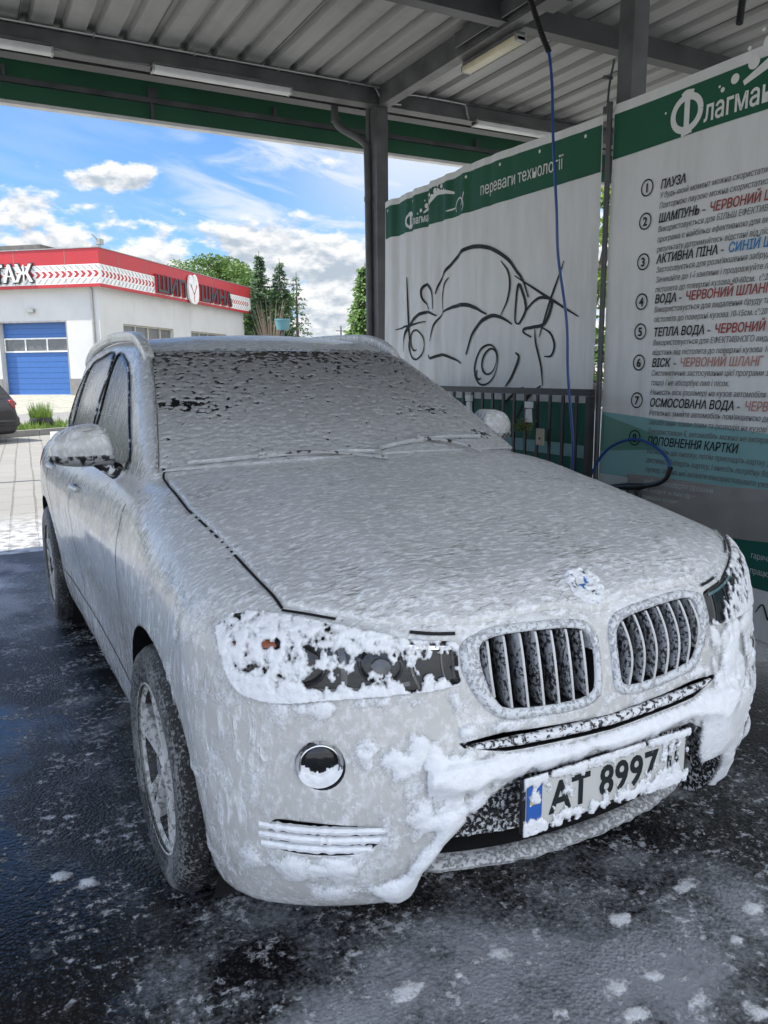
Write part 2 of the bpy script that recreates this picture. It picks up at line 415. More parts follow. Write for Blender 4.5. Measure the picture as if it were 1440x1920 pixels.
def make_body_mat():
    t = NT('foamed_white_paint')
    P = t.tc.outputs['Object']; x, y, z = t.sep(P)
    g = t.N.new('ShaderNodeNewGeometry'); nx, ny, nz = t.sep(g.outputs['True Normal'])
    up = t.remap(nz, 0.25, 0.75); anx = t.math('ABSOLUTE', nx); side = t.remap(anx, 0.55, 0.9)
    # grain of the foam: short flecks, drawn out along the slope
    gr_top = t.noise(t.coords((36, 88, 70)), 1, 3, 0.6, 0.15)
    gr_top2 = t.noise(t.coords((150, 300, 260)), 1, 2, 0.6)
    gr_front = t.noise(t.coords((66, 66, 44), rot=(0, 0.35, 0)), 1, 3, 0.6, 0.2)
    gr_side = t.noise(t.coords((50, 55, 14), rot=(0.25, 0, 0)), 1, 4, 0.65, 0.8)
    gr = t.N.new('ShaderNodeMix'); gr.data_type = 'FLOAT'
    t.L.new(up, gr.inputs[0]); t.L.new(gr_front, gr.inputs[2]); t.L.new(gr_top, gr.inputs[3])
    gr2 = t.N.new('ShaderNodeMix'); gr2.data_type = 'FLOAT'
    t.L.new(side, gr2.inputs[0]); t.L.new(gr.outputs[0], gr2.inputs[2]); t.L.new(gr_side, gr2.inputs[3])
    grain = gr2.outputs[0]
    big = t.noise(t.coords((1, 1, .55)), 4.2, 4, 0.6, 0.6)
    mid = t.noise(t.coords((1, 1, .6)), 14, 4, 0.6, 0.8)
    # how much foam is left: nearly all on the top faces, sliding off on the flanks
    cov = t.math('ADD', t.math('MULTIPLY', big, 0.55), t.math('MULTIPLY', mid, 0.45))
    thr = t.math('SUBTRACT', 0.52, t.math('MULTIPLY', up, 0.20))
    thr = t.math('ADD', thr, t.math('MULTIPLY', side, 0.045))
    d = t.math('SUBTRACT', cov, thr)
    front = t.math('SUBTRACT', 1.0, t.math('MAXIMUM', up, side))
    d = t.math('ADD', d, t.math('MULTIPLY', t.math('SUBTRACT', grain, 0.5), t.remap(front, 0, 1, 0.55, 0.16)))
    d = t.math('SUBTRACT', d, t.math('MULTIPLY', front, 0.02))
    mask = t.remap(d, -0.06, 0.13)
    colr = t.mix(mask, PAINT, t.mix(front, t.mix(side, (0.60, 0.605, 0.605), (0.64, 0.64, 0.63)), FOAM))
    fleck = t.remap(grain, 0.47, 0.66)
    colr = t.mix(t.math('MULTIPLY', fleck, t.remap(front, 0, 1, 0.95, 0.40)), colr, (0.92, 0.93, 0.94))
    rough = t.remap(mask, 0, 1, 0.10, 0.34)
    h = t.math('ADD', t.math('MULTIPLY', mask, 0.6), t.math('MULTIPLY', t.math('MULTIPLY', grain, 1.2), t.remap(mask, 0, 1, 0.25, 1.0)))
    h = t.math('ADD', h, t.math('MULTIPLY', gr_top2, 0.30))
    h = t.math('MULTIPLY', h, t.remap(front, 0, 1, 1.0, 0.55))
    h = t.math('ADD', h, t.math('MULTIPLY', mid, 0.5))
    return t.set(col=colr, rough=rough, nor=t.bump(h, 0.0040), spec=0.5, coat=0.45, coatr=0.12)

def make_thick_foam():
    t = NT('thick_foam')
    v = t.coords((1, 1, 1))
    a = t.noise(v, 55, 4, 0.6, 0.4); b = t.noise(v, 190, 3, 0.6)
    pits = t.remap(t.voro(t.coords((1, 1, 1)), 75), 0.05, 0.16)
    h = t.math('ADD', t.math('MULTIPLY', a, 0.8), t.math('MULTIPLY', b, 0.35))
    h = t.math('ADD', h, t.math('MULTIPLY', pits, 0.12))
    c = t.mix(t.remap(a, 0.3, 0.7), (0.82, 0.83, 0.85), (0.92, 0.93, 0.94))
    m = t.set(col=c, rough=0.35, nor=t.bump(h, 0.0036))
    t.b.inputs['Subsurface Weight'].default_value = 0.0
    return m

def make_screen_foam():
    t = NT('screen_foam')
    a = t.noise(t.coords((36, 60, 60)), 1, 4, 0.6, 0.5); b = t.noise(t.coords((110, 150, 150)), 1, 3)
    h = t.math('ADD', t.math('MULTIPLY', a, 0.9), t.math('MULTIPLY', b, 0.3))
    px, py, pz = t.sep(t.tc.outputs['Object'])
    thick = t.math('ADD', t.remap(pz, 1.14, 1.56, 0.62, 0.22), t.math('MULTIPLY', t.math('SUBTRACT', a, 0.5), 0.9), clamp=True)
    c = t.mix(thick, (0.16, 0.16, 0.16), (0.74, 0.745, 0.75))     # thin foam lets the dark glass through
    return t.set(col=c, rough=0.38, nor=t.bump(h, 0.006))

def make_asphalt():
    t = NT('wet_asphalt')
    P = t.coords((1, 1, 1))
    agg = t.voro(P, 95); agg2 = t.noise(P, 240, 2)
    big = t.noise(P, 0.55, 4, 0.6, 0.2); mid = t.noise(P, 3.2, 5, 0.6, 0.15); fine = t.noise(P, 60, 4, 0.7, 0.0)
    px, py, pz = t.sep(t.tc.outputs['Object'])
    # soap washed off the car: a thin milky film close round it, thinning outwards
    dx = t.math('MAXIMUM', t.math('SUBTRACT', t.math('ABSOLUTE', px), 0.80), 0.0)
    dy = t.math('MAXIMUM', t.math('SUBTRACT', t.math('ABSOLUTE', t.math('SUBTRACT', py, 2.3)), 2.22), 0.0)
    dist = t.math('SQRT', t.math('ADD', t.math('MULTIPLY', dx, dx), t.math('MULTIPLY', dy, dy)))
    near = t.remap(dist, 0.15, 0.95, 1.0, 0.0)
    film = t.math('ADD', t.math('MULTIPLY', mid, 0.66), t.math('MULTIPLY', fine, 0.34))
    front_ = t.math('MULTIPLY', t.remap(py, 0.5, -0.1), t.remap(t.math('ABSOLUTE', t.math('SUBTRACT', px, -0.45)), 1.2, 0.4))
    film = t.math('ADD', film, t.math('MULTIPLY', near, t.math('ADD', 0.23, t.math('MULTIPLY', front_, 0.17))))
    sky_sheen = t.math('MULTIPLY', t.remap(px, -0.95, -1.25), t.remap(py, 2.6, 4.2))  # paints the sky's pale reflection on the far left as extra film
    film = t.math('ADD', film, t.math('MULTIPLY', sky_sheen, 0.22))
    film = t.remap(film, 0.70, 0.94)
    # curdled specks of foam
    sp = t.noise(t.coords((1, 1, 1)), 34, 5, 0.72, 0.0); sp2 = t.noise(P, 5.5, 3)
    spk = t.math('ADD', t.math('MULTIPLY', sp, 0.7), t.math('MULTIPLY', sp2, 0.3))
    spk = t.math('ADD', spk, t.math('MULTIPLY', near, 0.045))
    speck = t.remap(spk, 0.575, 0.66)
    stone = t.mix(t.remap(agg, 0.1, 0.6), (0.032, 0.032, 0.033), (0.009, 0.009, 0.010))
    grit = t.remap(t.noise(P, 120, 2), 0.66, 0.74)
    stone = t.mix(t.math('MULTIPLY', grit, 0.5), stone, (0.16, 0.155, 0.15))
    c = t.mix(t.math('MULTIPLY', film, 0.70), stone, (0.46, 0.48, 0.51))
    c = t.mix(t.math('MULTIPLY', speck, 0.85), c, (0.62, 0.63, 0.66))
    # where the water lies: smooth; elsewhere the grain stands out
    leftward = t.remap(px, -1.1, -2.0)
    far = t.remap(py, 0.2, 2.2)
    pud = t.math('ADD', big, t.math('MULTIPLY', t.math('MULTIPLY', leftward, far), 0.22))
    wet = t.remap(pud, 0.44, 0.60)
    wet = t.math('MAXIMUM', wet, t.math('MULTIPLY', t.remap(dist, 0.0, 0.5, 1.0, 0.0), 0.6))
    rough = t.remap(wet, 0, 1, 0.40, 0.07)
    rough = t.math('ADD', rough, t.math('MULTIPLY', speck, 0.25))
    h = t.math('ADD', t.math('MULTIPLY', agg, 1.0), t.math('MULTIPLY', agg2, 0.4))
    h = t.math('MULTIPLY', h, t.remap(wet, 0, 1, 1.0, 0.10))
    h = t.math('ADD', h, t.math('MULTIPLY', t.noise(P, 16, 3), t.remap(wet, 0, 1, 0.25, 0.08)))
    h = t.math('ADD', h, t.math('MULTIPLY', speck, 0.5))
    return t.set(col=c, rough=rough, nor=t.bump(h, 0.006))

def make_pavers():
    t = NT('concrete_pavers')
    br = t.N.new('ShaderNodeTexBrick'); br.offset = 0.5; br.inputs['Scale'].default_value = 1.0
    br.inputs['Brick Width'].default_value = 0.62; br.inputs['Row Height'].default_value = 0.24
    br.inputs['Mortar Size'].default_value = 0.013; br.inputs['Mortar Smooth'].default_value = 0.3
    br.inputs['Color1'].default_value = (0.19, 0.183, 0.166, 1); br.inputs['Color2'].default_value = (0.165, 0.159, 0.145, 1); br.inputs['Mortar'].default_value = (0.085, 0.08, 0.068, 1)
    mp = t.N.new('ShaderNodeMapping'); mp.inputs['Rotation'].default_value = (0, 0, math.radians(94))
    wv = t.N.new('ShaderNodeVectorMath'); wv.operation = 'ADD'
    nz = t.N.new('ShaderNodeTexNoise'); nz.inputs['Scale'].default_value = 0.5
    t.L.new(t.tc.outputs['Object'], nz.inputs['Vector'])
    sc = t.N.new('ShaderNodeVectorMath'); sc.operation = 'SCALE'; sc.inputs['Scale'].default_value = 0.05
    t.L.new(nz.outputs['Color'], sc.inputs[0]); t.L.new(t.tc.outputs['Object'], wv.inputs[0]); t.L.new(sc.outputs[0], wv.inputs[1])
    t.L.new(wv.outputs[0], mp.inputs['Vector']); t.L.new(mp.outputs[0], br.inputs['Vector'])
    n = t.noise(t.coords((1, 1, 1)), 1.3, 5, 0.6); n2 = t.noise(t.coords((1, 1, 1)), 40, 3)
    c = t.mix(t.math('MULTIPLY', t.remap(n, 0.3, 0.7), 0.35), br.outputs['Color'], (0.19, 0.183, 0.165))
    c = t.mix(t.math('MULTIPLY', n2, 0.25), c, (0.30, 0.29, 0.27))
    px, py, pz = t.sep(t.tc.outputs['Object'])
    spl = t.math('MULTIPLY', t.remap(py, 5.9, 8.2, 1.0, 0.0), t.remap(t.noise(t.coords((1, 1, 1)), 9, 6, 0.7), 0.40, 0.56))
    c = t.mix(t.math('MULTIPLY', spl, 0.75), c, (0.60, 0.61, 0.63))
    return t.set(col=c, rough=t.remap(py, 5.5, 9.0, 0.35, 0.8), nor=t.bump(br.outputs['Fac'], -0.004))

def make_ground():
    t = NT('rough_ground')
    n = t.noise(t.coords((1, 1, 1)), 0.35, 6, 0.6); n2 = t.noise(t.coords((1, 1, 1)), 14, 4)
    c = t.mix(t.remap(n, 0.35, 0.65), (0.24, 0.22, 0.19), (0.33, 0.31, 0.28))
    c = t.mix(t.math('MULTIPLY', n2, 0.4), c, (0.20, 0.19, 0.15))
    return t.set(col=c, rough=0.9, nor=t.bump(n2, 0.02))

def make_leaf(name, a, b):
    t = NT(name)
    n = t.noise(t.coords((1, 1, 1)), 0.9, 3); n2 = t.noise(t.coords((1, 1, 1)), 7, 2)
    c = t.mix(t.remap(n, 0.3, 0.7), a, b)
    c = t.mix(t.math('MULTIPLY', n2, 0.35), c, tuple(min(1, x * 1.5) for x in b))
    m = t.set(col=c, rough=0.6)
    tr = t.N.new('ShaderNodeBsdfTranslucent'); t.L.new(c, tr.inputs['Color'])
    mx = t.N.new('ShaderNodeMixShader'); mx.inputs[0].default_value = 0.35
    out = t.N['Material Output']; t.L.new(t.b.outputs[0], mx.inputs[1]); t.L.new(tr.outputs[0], mx.inputs[2]); t.L.new(mx.outputs[0], out.inputs[0])
    return m

def make_glass_foam():
    """dark side glass with foam running down it in streaks"""
    t = NT('streaked_dark_glass')
    n = t.noise(t.coords((30, 30, 7), rot=(0.3, 0, 0)), 1, 5, 0.65, 0.9); n0 = t.noise(t.coords((1, 1, 1)), 3.5, 3)
    d = t.math('ADD', t.math('MULTIPLY', n, 0.7), t.math('MULTIPLY', n0, 0.4))
    m = t.remap(d, 0.58, 0.80)
    c = t.mix(t.math('MULTIPLY', m, 0.7), (0.016, 0.018, 0.020), (0.20, 0.20, 0.20))
    return t.set(col=c, rough=t.remap(m, 0, 1, 0.05, 0.5), nor=t.bump(n, 0.004))

def make_banner():
    t = NT('banner_vinyl')
    y = t.coords((1, 1, 1)); n = t.noise(t.coords((1, 3, .8)), 3, 4, 0.6); n2 = t.noise(y, 260, 2)
    c = t.mix(t.remap(n, 0.35, 0.75), (0.66, 0.66, 0.64), (0.60, 0.60, 0.575))
    px, py, pz = t.sep(t.tc.outputs['Object'])
    dirt = t.math('MULTIPLY', t.remap(t.noise(t.coords((1, 7, .7)), 1, 5, .65), .48, .72), t.remap(pz, 3.0, .9, .18, .5))
    c = t.mix(dirt, c, (.40, .39, .36))
    return t.set(col=c, rough=0.55, spec=.2, nor=t.bump(n2, 0.0006))

def make_sheet():
    """painted trapezoidal roof sheet, dusty"""
    t = NT('roof_sheet')
    n = t.noise(t.coords((9, .7, 1)), 1, 5, 0.6); n2 = t.noise(t.coords((1, 1, 1)), 6, 4)
    c = t.mix(t.remap(n, 0.3, 0.7), (0.30, 0.30, 0.285), (0.37, 0.37, 0.35))
    c = t.mix(t.math('MULTIPLY', t.remap(n2, 0.5, 0.75), 0.3), c, (0.22, 0.21, 0.19))
    return t.set(col=c, rough=0.55)

def make_rubber_foam():
    t = NT('foamed_rubber')
    P = t.coords((1, 1, 1)); n = t.noise(P, 120, 4, 0.7, 0.3); n0 = t.noise(P, 7, 3)
    px, py, pz = t.sep(t.tc.outputs['Object'])
    d = t.math('ADD', t.math('MULTIPLY', n, 0.75), t.math('MULTIPLY', n0, 0.3))
    g = t.N.new('ShaderNodeNewGeometry'); gx, gy, gz = t.sep(g.outputs['True Normal'])
    wall = t.remap(t.math('ABSOLUTE', gx), 0.55, 0.9)
    d = t.math('ADD', d, t.math('MULTIPLY', wall, 0.045))
    m = t.remap(d, 0.52, 0.60)
    m = t.math('MULTIPLY', m, t.remap(pz, 0.02, 0.07))
    c = t.mix(t.math('MULTIPLY', m, 0.85), (0.012, 0.012, 0.013), (0.30, 0.30, 0.295))
    h = t.math('ADD', n, t.math('MULTIPLY', m, 0.6))
    return t.set(col=c, rough=t.remap(m, 0, 1, 0.35, 0.55), nor=t.bump(h, 0.006))

M['body'] = make_body_mat(); M['foam'] = make_thick_foam()
def soften(name, base, full=.0045):
    """the same foam, thinning to a clear film where the stored thickness runs out"""
    m = M[base].copy(); m.name = name; nt = m.node_tree; N = nt.nodes; L = nt.links; b = N['Principled BSDF']; out = [n for n in N if n.type == 'OUTPUT_MATERIAL'][0]
    at = N.new('ShaderNodeAttribute'); at.attribute_name = 'film'
    tc = N.new('ShaderNodeTexCoord'); nz = N.new('ShaderNodeTexNoise'); nz.inputs['Scale'].default_value = 150; nz.inputs['Detail'].default_value = 3; L.new(tc.outputs['Object'], nz.inputs['Vector'])
    mr = N.new('ShaderNodeMath'); mr.operation = 'MULTIPLY'; mr.inputs[1].default_value = 1 / full; L.new(at.outputs['Fac'], mr.inputs[0])
    ns = N.new('ShaderNodeMath'); ns.operation = 'MULTIPLY_ADD'; ns.inputs[1].default_value = .9; ns.inputs[2].default_value = -.45; L.new(nz.outputs['Fac'], ns.inputs[0])
    ad = N.new('ShaderNodeMath'); ad.operation = 'ADD'; L.new(mr.outputs[0], ad.inputs[0]); L.new(ns.outputs[0], ad.inputs[1])
    rm = N.new('ShaderNodeMapRange'); rm.interpolation_type = 'SMOOTHSTEP'; rm.inputs[1].default_value = .05; rm.inputs[2].default_value = 1.0; L.new(ad.outputs[0], rm.inputs[0])
    tr = N.new('ShaderNodeBsdfTransparent'); mx = N.new('ShaderNodeMixShader'); L.new(rm.outputs[0], mx.inputs[0]); L.new(tr.outputs[0], mx.inputs[1]); L.new(b.outputs[0], mx.inputs[2]); L.new(mx.outputs[0], out.inputs[0])
    return m
def film(o, t):
    a = o.data.attributes.new('film', 'FLOAT', 'POINT'); a.data.foreach_set('value', np.ascontiguousarray(t, dtype=np.float32))
M['foam_soft'] = soften('thinning_foam', 'foam', .012); M['foam_ground'] = soften('thin_foam_on_ground', 'foam', .006); M['foam_plate'] = soften('thin_foam_on_plate', 'foam', .007); M['screen_foam'] = make_screen_foam()
M['asphalt'] = make_asphalt(); M['pavers'] = make_pavers(); M['ground'] = make_ground()
M['screen_soft'] = soften('thinning_screen_foam', 'screen_foam', .0022)
M['side_glass'] = make_glass_foam(); M['banner'] = make_banner(); M['sheet'] = make_sheet(); M['tyre'] = make_rubber_foam()
M['glass'] = simple('dark_glass', (0.012, 0.013, 0.014), 0.04, var=0.05)
M['black'] = simple('black_plastic', (0.014, 0.014, 0.015), 0.35)
M['void'] = simple('black_void', (0.006, 0.006, 0.006), 0.8)
M['speckled'] = foam_coat('speckled_black_mesh', (0.010, 0.010, 0.011), 0.4, 0.44, 2.6, depth=0.006, xgain=0.0)
M['rack'] = simple('black_painted_steel', (0.020, 0.020, 0.021), 0.5, var=0.3, vscale=9)
M['slat'] = foam_coat('foamed_slat', (0.03, 0.03, 0.032), 0.3, 0.60, 2.4, foam=(0.36, 0.37, 0.39))
M['bar'] = foam_coat('foamed_bar', (0.03, 0.03, 0.03), 0.4, 0.62, 2.0)
M['chrome'] = foam_coat('foamed_chrome', (0.50, 0.51, 0.53), 0.15, 0.62, 2.6, foam=(.74, .76, .78), depth=.002)
M['bright'] = simple('bright_chrome', (0.78, 0.78, 0.78), 0.08, 1.0, var=0.05)
M['rim'] = foam_coat('foamed_alloy', (0.30, 0.295, 0.28), 0.25, 0.6, 1.2, foam=(0.58, 0.58, 0.56), depth=.002)
M['barrel'] = foam_coat('dark_rim_barrel', (0.02, 0.019, 0.018), 0.4, 0.40, 1.5, foam=(0.16, 0.155, 0.145), depth=.002)  # barrel much darker than the spokes in front of it
M['cap'] = foam_coat('foamed_cap', (0.02, 0.02, 0.02), 0.35, 0.66, 0.9, foam=(.42, .42, .42))
M['trim'] = foam_coat('foamed_trim', (0.015, 0.015, 0.016), 0.35, 0.30, 0.7)
M['greyfoam'] = foam_coat('foamed_skid_plate', (0.30, 0.30, 0.30), 0.3, 0.6, 2.4, foam=(0.56, 0.56, 0.56))
M['amber'] = simple('amber_plastic', (0.30, 0.085, 0.035), 0.2)
for k_ in ():
    pass
M['steel'] = simple('grey_painted_steel', (0.085, 0.087, 0.087), 0.5, var=0.35, vscale=5)
M['steel_dark'] = simple('dark_painted_steel', (0.055, 0.057, 0.058), 0.5, var=0.25, vscale=4)
M['galv'] = simple('galvanised_pipe', (0.34, 0.34, 0.33), 0.4, 0.5)
M['green'] = simple('green_sheet', (0.022, 0.112, 0.056), 0.5, var=0.12, vscale=1.5)
M['white'] = simple('white_paint', (0.70, 0.70, 0.68), 0.5)
M['lamp_white'] = simple('lamp_diffuser', (0.62, 0.63, 0.62), 0.35)
M['lamp_yellow'] = simple('yellowed_diffuser', (0.58, 0.53, 0.36), 0.35)
M['b_green'] = simple('printed_green', (0.022, 0.095, 0.055), 0.42, var=0.08, vscale=2)
M['b_teal'] = simple('printed_teal', (0.20, 0.36, 0.36), 0.42, var=0.12, vscale=2)
M['b_pale'] = simple('printed_pale_green', (0.45, 0.50, 0.48), 0.42, var=0.1)
M['b_deep'] = simple('printed_deep_green', (0.02, 0.11, 0.085), 0.42, var=0.1)
M['b_grey'] = simple('printed_grey', (0.26, 0.25, 0.235), 0.42, var=0.1)
M['b_white'] = simple('printed_white', (0.66, 0.66, 0.63), 0.42, var=0.04)
M['b_black'] = simple('printed_black', (0.024, 0.028, 0.030), 0.42, var=0.05)
M['b_text'] = simple('printed_dark_grey', (0.15, 0.15, 0.148), 0.42, var=0.05)
M['b_red'] = simple('printed_faded_red', (0.30, 0.075, 0.065), 0.42, var=0.1)
M['b_pink'] = simple('printed_bleached_red', (0.42, 0.23, 0.20), 0.42, var=0.1)
M['b_blue'] = simple('printed_blue', (0.045, 0.20, 0.40), 0.42, var=0.1)
M['hose_blue'] = simple('blue_hose', (0.012, 0.055, 0.20), 0.35)
M['hose_black'] = simple('black_hose', (0.012, 0.012, 0.012), 0.4)
M['wall'] = simple('white_render', (0.50, 0.50, 0.49), 0.85, var=0.06, vscale=1.2, bump=0.004, bscale=40)
def make_wall():
    t = NT('white_render_stained')
    n = t.noise(t.coords((2.2, 2.2, .25)), 1, 5, 0.65, 0.4); n2 = t.noise(t.coords((1, 1, 1)), .8, 4); px, py, pz = t.sep(t.tc.outputs['Object'])
    c = t.mix(t.remap(n2, .3, .7), (0.54, 0.54, 0.53), (0.49, 0.49, 0.48))
    c = t.mix(t.math('MULTIPLY', t.remap(n, .52, .74), 0.35), c, (0.42, 0.40, 0.37))
    c = t.mix(t.math('MULTIPLY', t.remap(t.math('ADD', pz, t.math('MULTIPLY', n2, .8)), 1.7, .7), 0.6), c, (0.26, 0.25, 0.22))
    return t.set(col=c, rough=.85, nor=t.bump(t.noise(t.coords((1, 1, 1)), 40, 3), .004))
M['wall'] = make_wall()
M['red'] = simple('red_cladding', (0.40, 0.022, 0.028), 0.45, var=0.06, vscale=1)
M['door_blue'] = simple('blue_door_panel', (0.035, 0.12, 0.34), 0.45, var=0.05)
M['pane'] = simple('window_pane', (0.12, 0.125, 0.13), 0.08)
M['stone'] = simple('cobbles', (0.25, 0.245, 0.20), 0.9, var=0.35, vscale=5, bump=0.03, bscale=7)
M['kerb'] = simple('kerb_concrete', (0.20, 0.195, 0.18), 0.9, var=0.15)
M['lane'] = simple('pale_tarmac', (0.17, 0.166, 0.158), 0.9, var=0.12, vscale=2)
M['grass'] = make_leaf('grass_blades', (0.09, 0.16, 0.03), (0.16, 0.24, 0.05))
M['leaf_a'] = make_leaf('bright_leaves', (0.045, 0.10, 0.02), (0.10, 0.18, 0.04))
M['leaf_b'] = make_leaf('dark_needles', (0.035, 0.075, 0.035), (0.07, 0.125, 0.055))
M['leaf_c'] = make_leaf('sunlit_leaves', (0.09, 0.16, 0.02), (0.20, 0.28, 0.05))
M['bark'] = simple('bark', (0.10, 0.08, 0.06), 0.9, var=0.3)
M['twig'] = simple('bare_twigs', (0.20, 0.16, 0.12), 0.9, var=0.3)
M['car_dark'] = simple('dark_car_paint', (0.018, 0.017, 0.020), 0.15, var=0.05)
M['red_lens'] = simple('red_lens', (0.22, 0.01, 0.012), 0.1)
M['brick'] = simple('grey_block', (0.13, 0.125, 0.115), 0.9, var=0.25, vscale=4)
M['turq'] = simple('turquoise_paint', (0.08, 0.20, 0.22), 0.5)
M['blue_paint'] = simple('blue_paint', (0.05, 0.16, 0.42), 0.3)
for k_ in ('b_green', 'b_teal', 'b_pale', 'b_deep', 'b_grey', 'b_white', 'b_black', 'b_text', 'b_red', 'b_pink', 'b_blue'):
    b_ = M[k_].node_tree.nodes['Principled BSDF']; b_.inputs['Specular IOR Level'].default_value = .12; b_.inputs['Roughness'].default_value = .55
M['b_green_soft'] = simple('printed_soft_green', (0.09, 0.22, 0.17), 0.42, var=0.12, vscale=2)
M['leaf_d'] = make_leaf('mid_green_leaves', (0.05, 0.105, 0.022), (0.115, 0.19, 0.045))
M['soil'] = simple('soil_under_grass', (0.13, 0.14, 0.06), 0.95, var=0.3)
M['tread_grey'] = simple('tread_grey', (0.34, 0.33, 0.33), 0.5)
M['sign_dark'] = simple('sign_dark', (0.03, 0.028, 0.034), 0.4)
M['frame_beige'] = simple('window_frame_beige', (0.45, 0.43, 0.36), 0.5)
# ---------------------------------------------------------------- the foamed car
def crclosed(pts, n=6):
    """closed Catmull-Rom outline"""
    P = np.array(pts, float); m = len(P); out = []
    for i in range(m):
        a, b, c, d = P[i - 1], P[i], P[(i + 1) % m], P[(i + 2) % m]
        for k in range(n):
            t = k / n
            out.append(0.5 * (2 * b + (c - a) * t + (2 * a - 5 * b + 4 * c - d) * t * t + (3 * b - a - 3 * c + d) * t ** 3))
    return np.array(out)
def polydist(px, pz, poly):
    d = np.full(px.shape, 9.0); n = len(poly)
    for i in range(n):
        a = np.array(poly[i]); b = np.array(poly[(i + 1) % n]); ab = b - a; L2 = ab @ ab + 1e-12
        t = np.clip(((px - a[0]) * ab[0] + (pz - a[1]) * ab[1]) / L2, 0, 1)
        d = np.minimum(d, np.hypot(px - a[0] - t * ab[0], pz - a[1] - t * ab[1]))
    return np.where(inpoly(px, pz, poly), -d, d)
def inpoly(px, pz, poly):
    r = np.zeros(px.shape, bool); n = len(poly); j = n - 1
    for i in range(n):
        xi, zi = poly[i]; xj, zj = poly[j]
        r ^= ((zi > pz) != (zj > pz)) & (px < (xj - xi) * (pz - zi) / (zj - zi + 1e-12) + xi); j = i
    return r
def surf_front(x, z, f=None):      # y of the body seen from the front
    x = np.asarray(x, float); z = np.asarray(z, float)
    A = np.stack([x, np.full_like(x, 1.2), z], -1); B = np.stack([x, np.full_like(x, -.4), z], -1)
    return project(f or f_body, A, B)
def surf_side(y, z, s, f=None):
    y = np.asarray(y, float); z = np.asarray(z, float)
    A = np.stack([np.full_like(y, .15 * s), y, z], -1); B = np.stack([np.full_like(y, 1.3 * s), y, z], -1)
    return project(f or f_body, A, B)
def surf_top(x, y, f=None):
    x = np.asarray(x, float); y = np.asarray(y, float)
    A = np.stack([x, y, np.full_like(x, .6)], -1); B = np.stack([x, y, np.full_like(x, 1.9)], -1)
    return project(f or f_body, A, B)
def ring_patch(outline, surf, off, K=10, edge=None, cen=None, f=f_body):
    """patch filling a star-shaped outline, laid on the body at a distance; the edge ring dips to 'edge'"""
    o = np.asarray(outline, float); c = o.mean(0) if cen is None else np.array(cen); n = len(o)
    rings = [c + (o - c) * k / K for k in range(1, K + 1)]
    pts = np.concatenate([c[None]] + rings + ([o] if edge is not None else []))
    P = surf(pts[:, 0], pts[:, 1]); Nn = fgrad(f, P)
    offs = np.full(len(P), off)
    if edge is not None: offs[-n:] = edge
    P = P + Nn * offs[:, None]; fs = []
    for i in range(n): fs.append((0, 1 + i, 1 + (i + 1) % n))
    for k in range(K - 1 + (1 if edge is not None else 0)):
        a = 1 + k * n; b = a + n
        for i in range(n): fs.append((a + i, b + i, b + (i + 1) % n, a + (i + 1) % n))
    return P, fs
def strip(pts, surf, off, w, n=8, f=f_body):
    """narrow ribbon along a polyline lying on the body"""
    q = np.array([p[:] for p in bez([(a, b, 0) for a, b in pts], n)])[:, :2]
    P = surf(q[:, 0], q[:, 1]); Nn = fgrad(f, P); T = np.gradient(P, axis=0); T /= np.linalg.norm(T, axis=1, keepdims=True)
    Bn = np.cross(T, Nn); a = P + Nn * off + Bn * w / 2; b = P + Nn * off - Bn * w / 2
    return np.concatenate([a, b]), [(i, i + 1, len(P) + i + 1, len(P) + i) for i in range(len(P) - 1)]
def fix_normals(o):
    bm = bmesh.new(); bm.from_mesh(o.data); bmesh.ops.recalc_face_normals(bm, faces=bm.faces[:]); bm.to_mesh(o.data); bm.free()

suv = tag(empty('suv'), 'white SUV covered all over in wash foam, standing nose first under the canopy', 'car')

# body shell -----------------------------------------------------------
def _wy(U):
    U = U.copy(); y = U[:, 1]; U[:, 1] = .35 * y + .65 * y ** 1.6; return U
A_, B_, Q_ = cage((190, 280, 125), (-1.3, -.5, -.1), (1.3, 5.2, 1.95), (-.3, .75, .55), (.3, 3.8, 1.0), _wy)
Pb = project(f_body, A_, B_); Nb = fgrad(f_body, Pb)
lump = fbm(Pb * np.array([16, 22, 22]), 3) * .0012 + fbm(Pb * 5, 2) * .0016
Pb = Pb + Nb * lump[:, None]
body = mesh_obj('body', Pb, Q_, M['body'], suv, True)
fix_normals(body)

KID_IN = crclosed([(-.354, .838), (-.342, .858), (-.296, .868), (-.2, .866), (-.104, .858), (-.06, .846), (-.040, .82), (-.038, .77), (-.042, .715), (-.056, .696), (-.104, .689), (-.21, .694), (-.297, .706), (-.322, .724), (-.343, .764), (-.354, .806)], 4)
KID_OUT = crclosed([(-.392, .858), (-.352, .877), (-.296, .886), (-.2, .884), (-.097, .876), (-.042, .862), (-.019, .828), (-.018, .77), (-.021, .70), (-.045, .674), (-.104, .666), (-.225, .672), (-.305, .682), (-.350, .712), (-.384, .764), (-.399, .812)], 4)
HL = crclosed([(-.851, .905), (-.821, .922), (-.767, .928), (-.708, .922), (-.63, .908), (-.559, .893), (-.493, .877), (-.408, .866), (-.404, .845), (-.408, .80), (-.412, .778), (-.493, .769), (-.578, .768), (-.69, .762), (-.755, .753), (-.80, .753), (-.838, .765), (-.856, .80), (-.862, .85), (-.861, .886)], 4)
SIDE_IN = crclosed([(-.815, .475), (-.79, .486), (-.70, .482), (-.60, .472), (-.592, .456), (-.618, .425), (-.65, .407), (-.727, .402), (-.785, .404), (-.812, .414), (-.82, .442)], 4)
INTAKE = [(-.29, .545), (-.40, .482), (-.465, .41), (-.505, .335), (-.515, .10)]
INTAKE = INTAKE + [(-x, z) for x, z in INTAKE[::-1]]
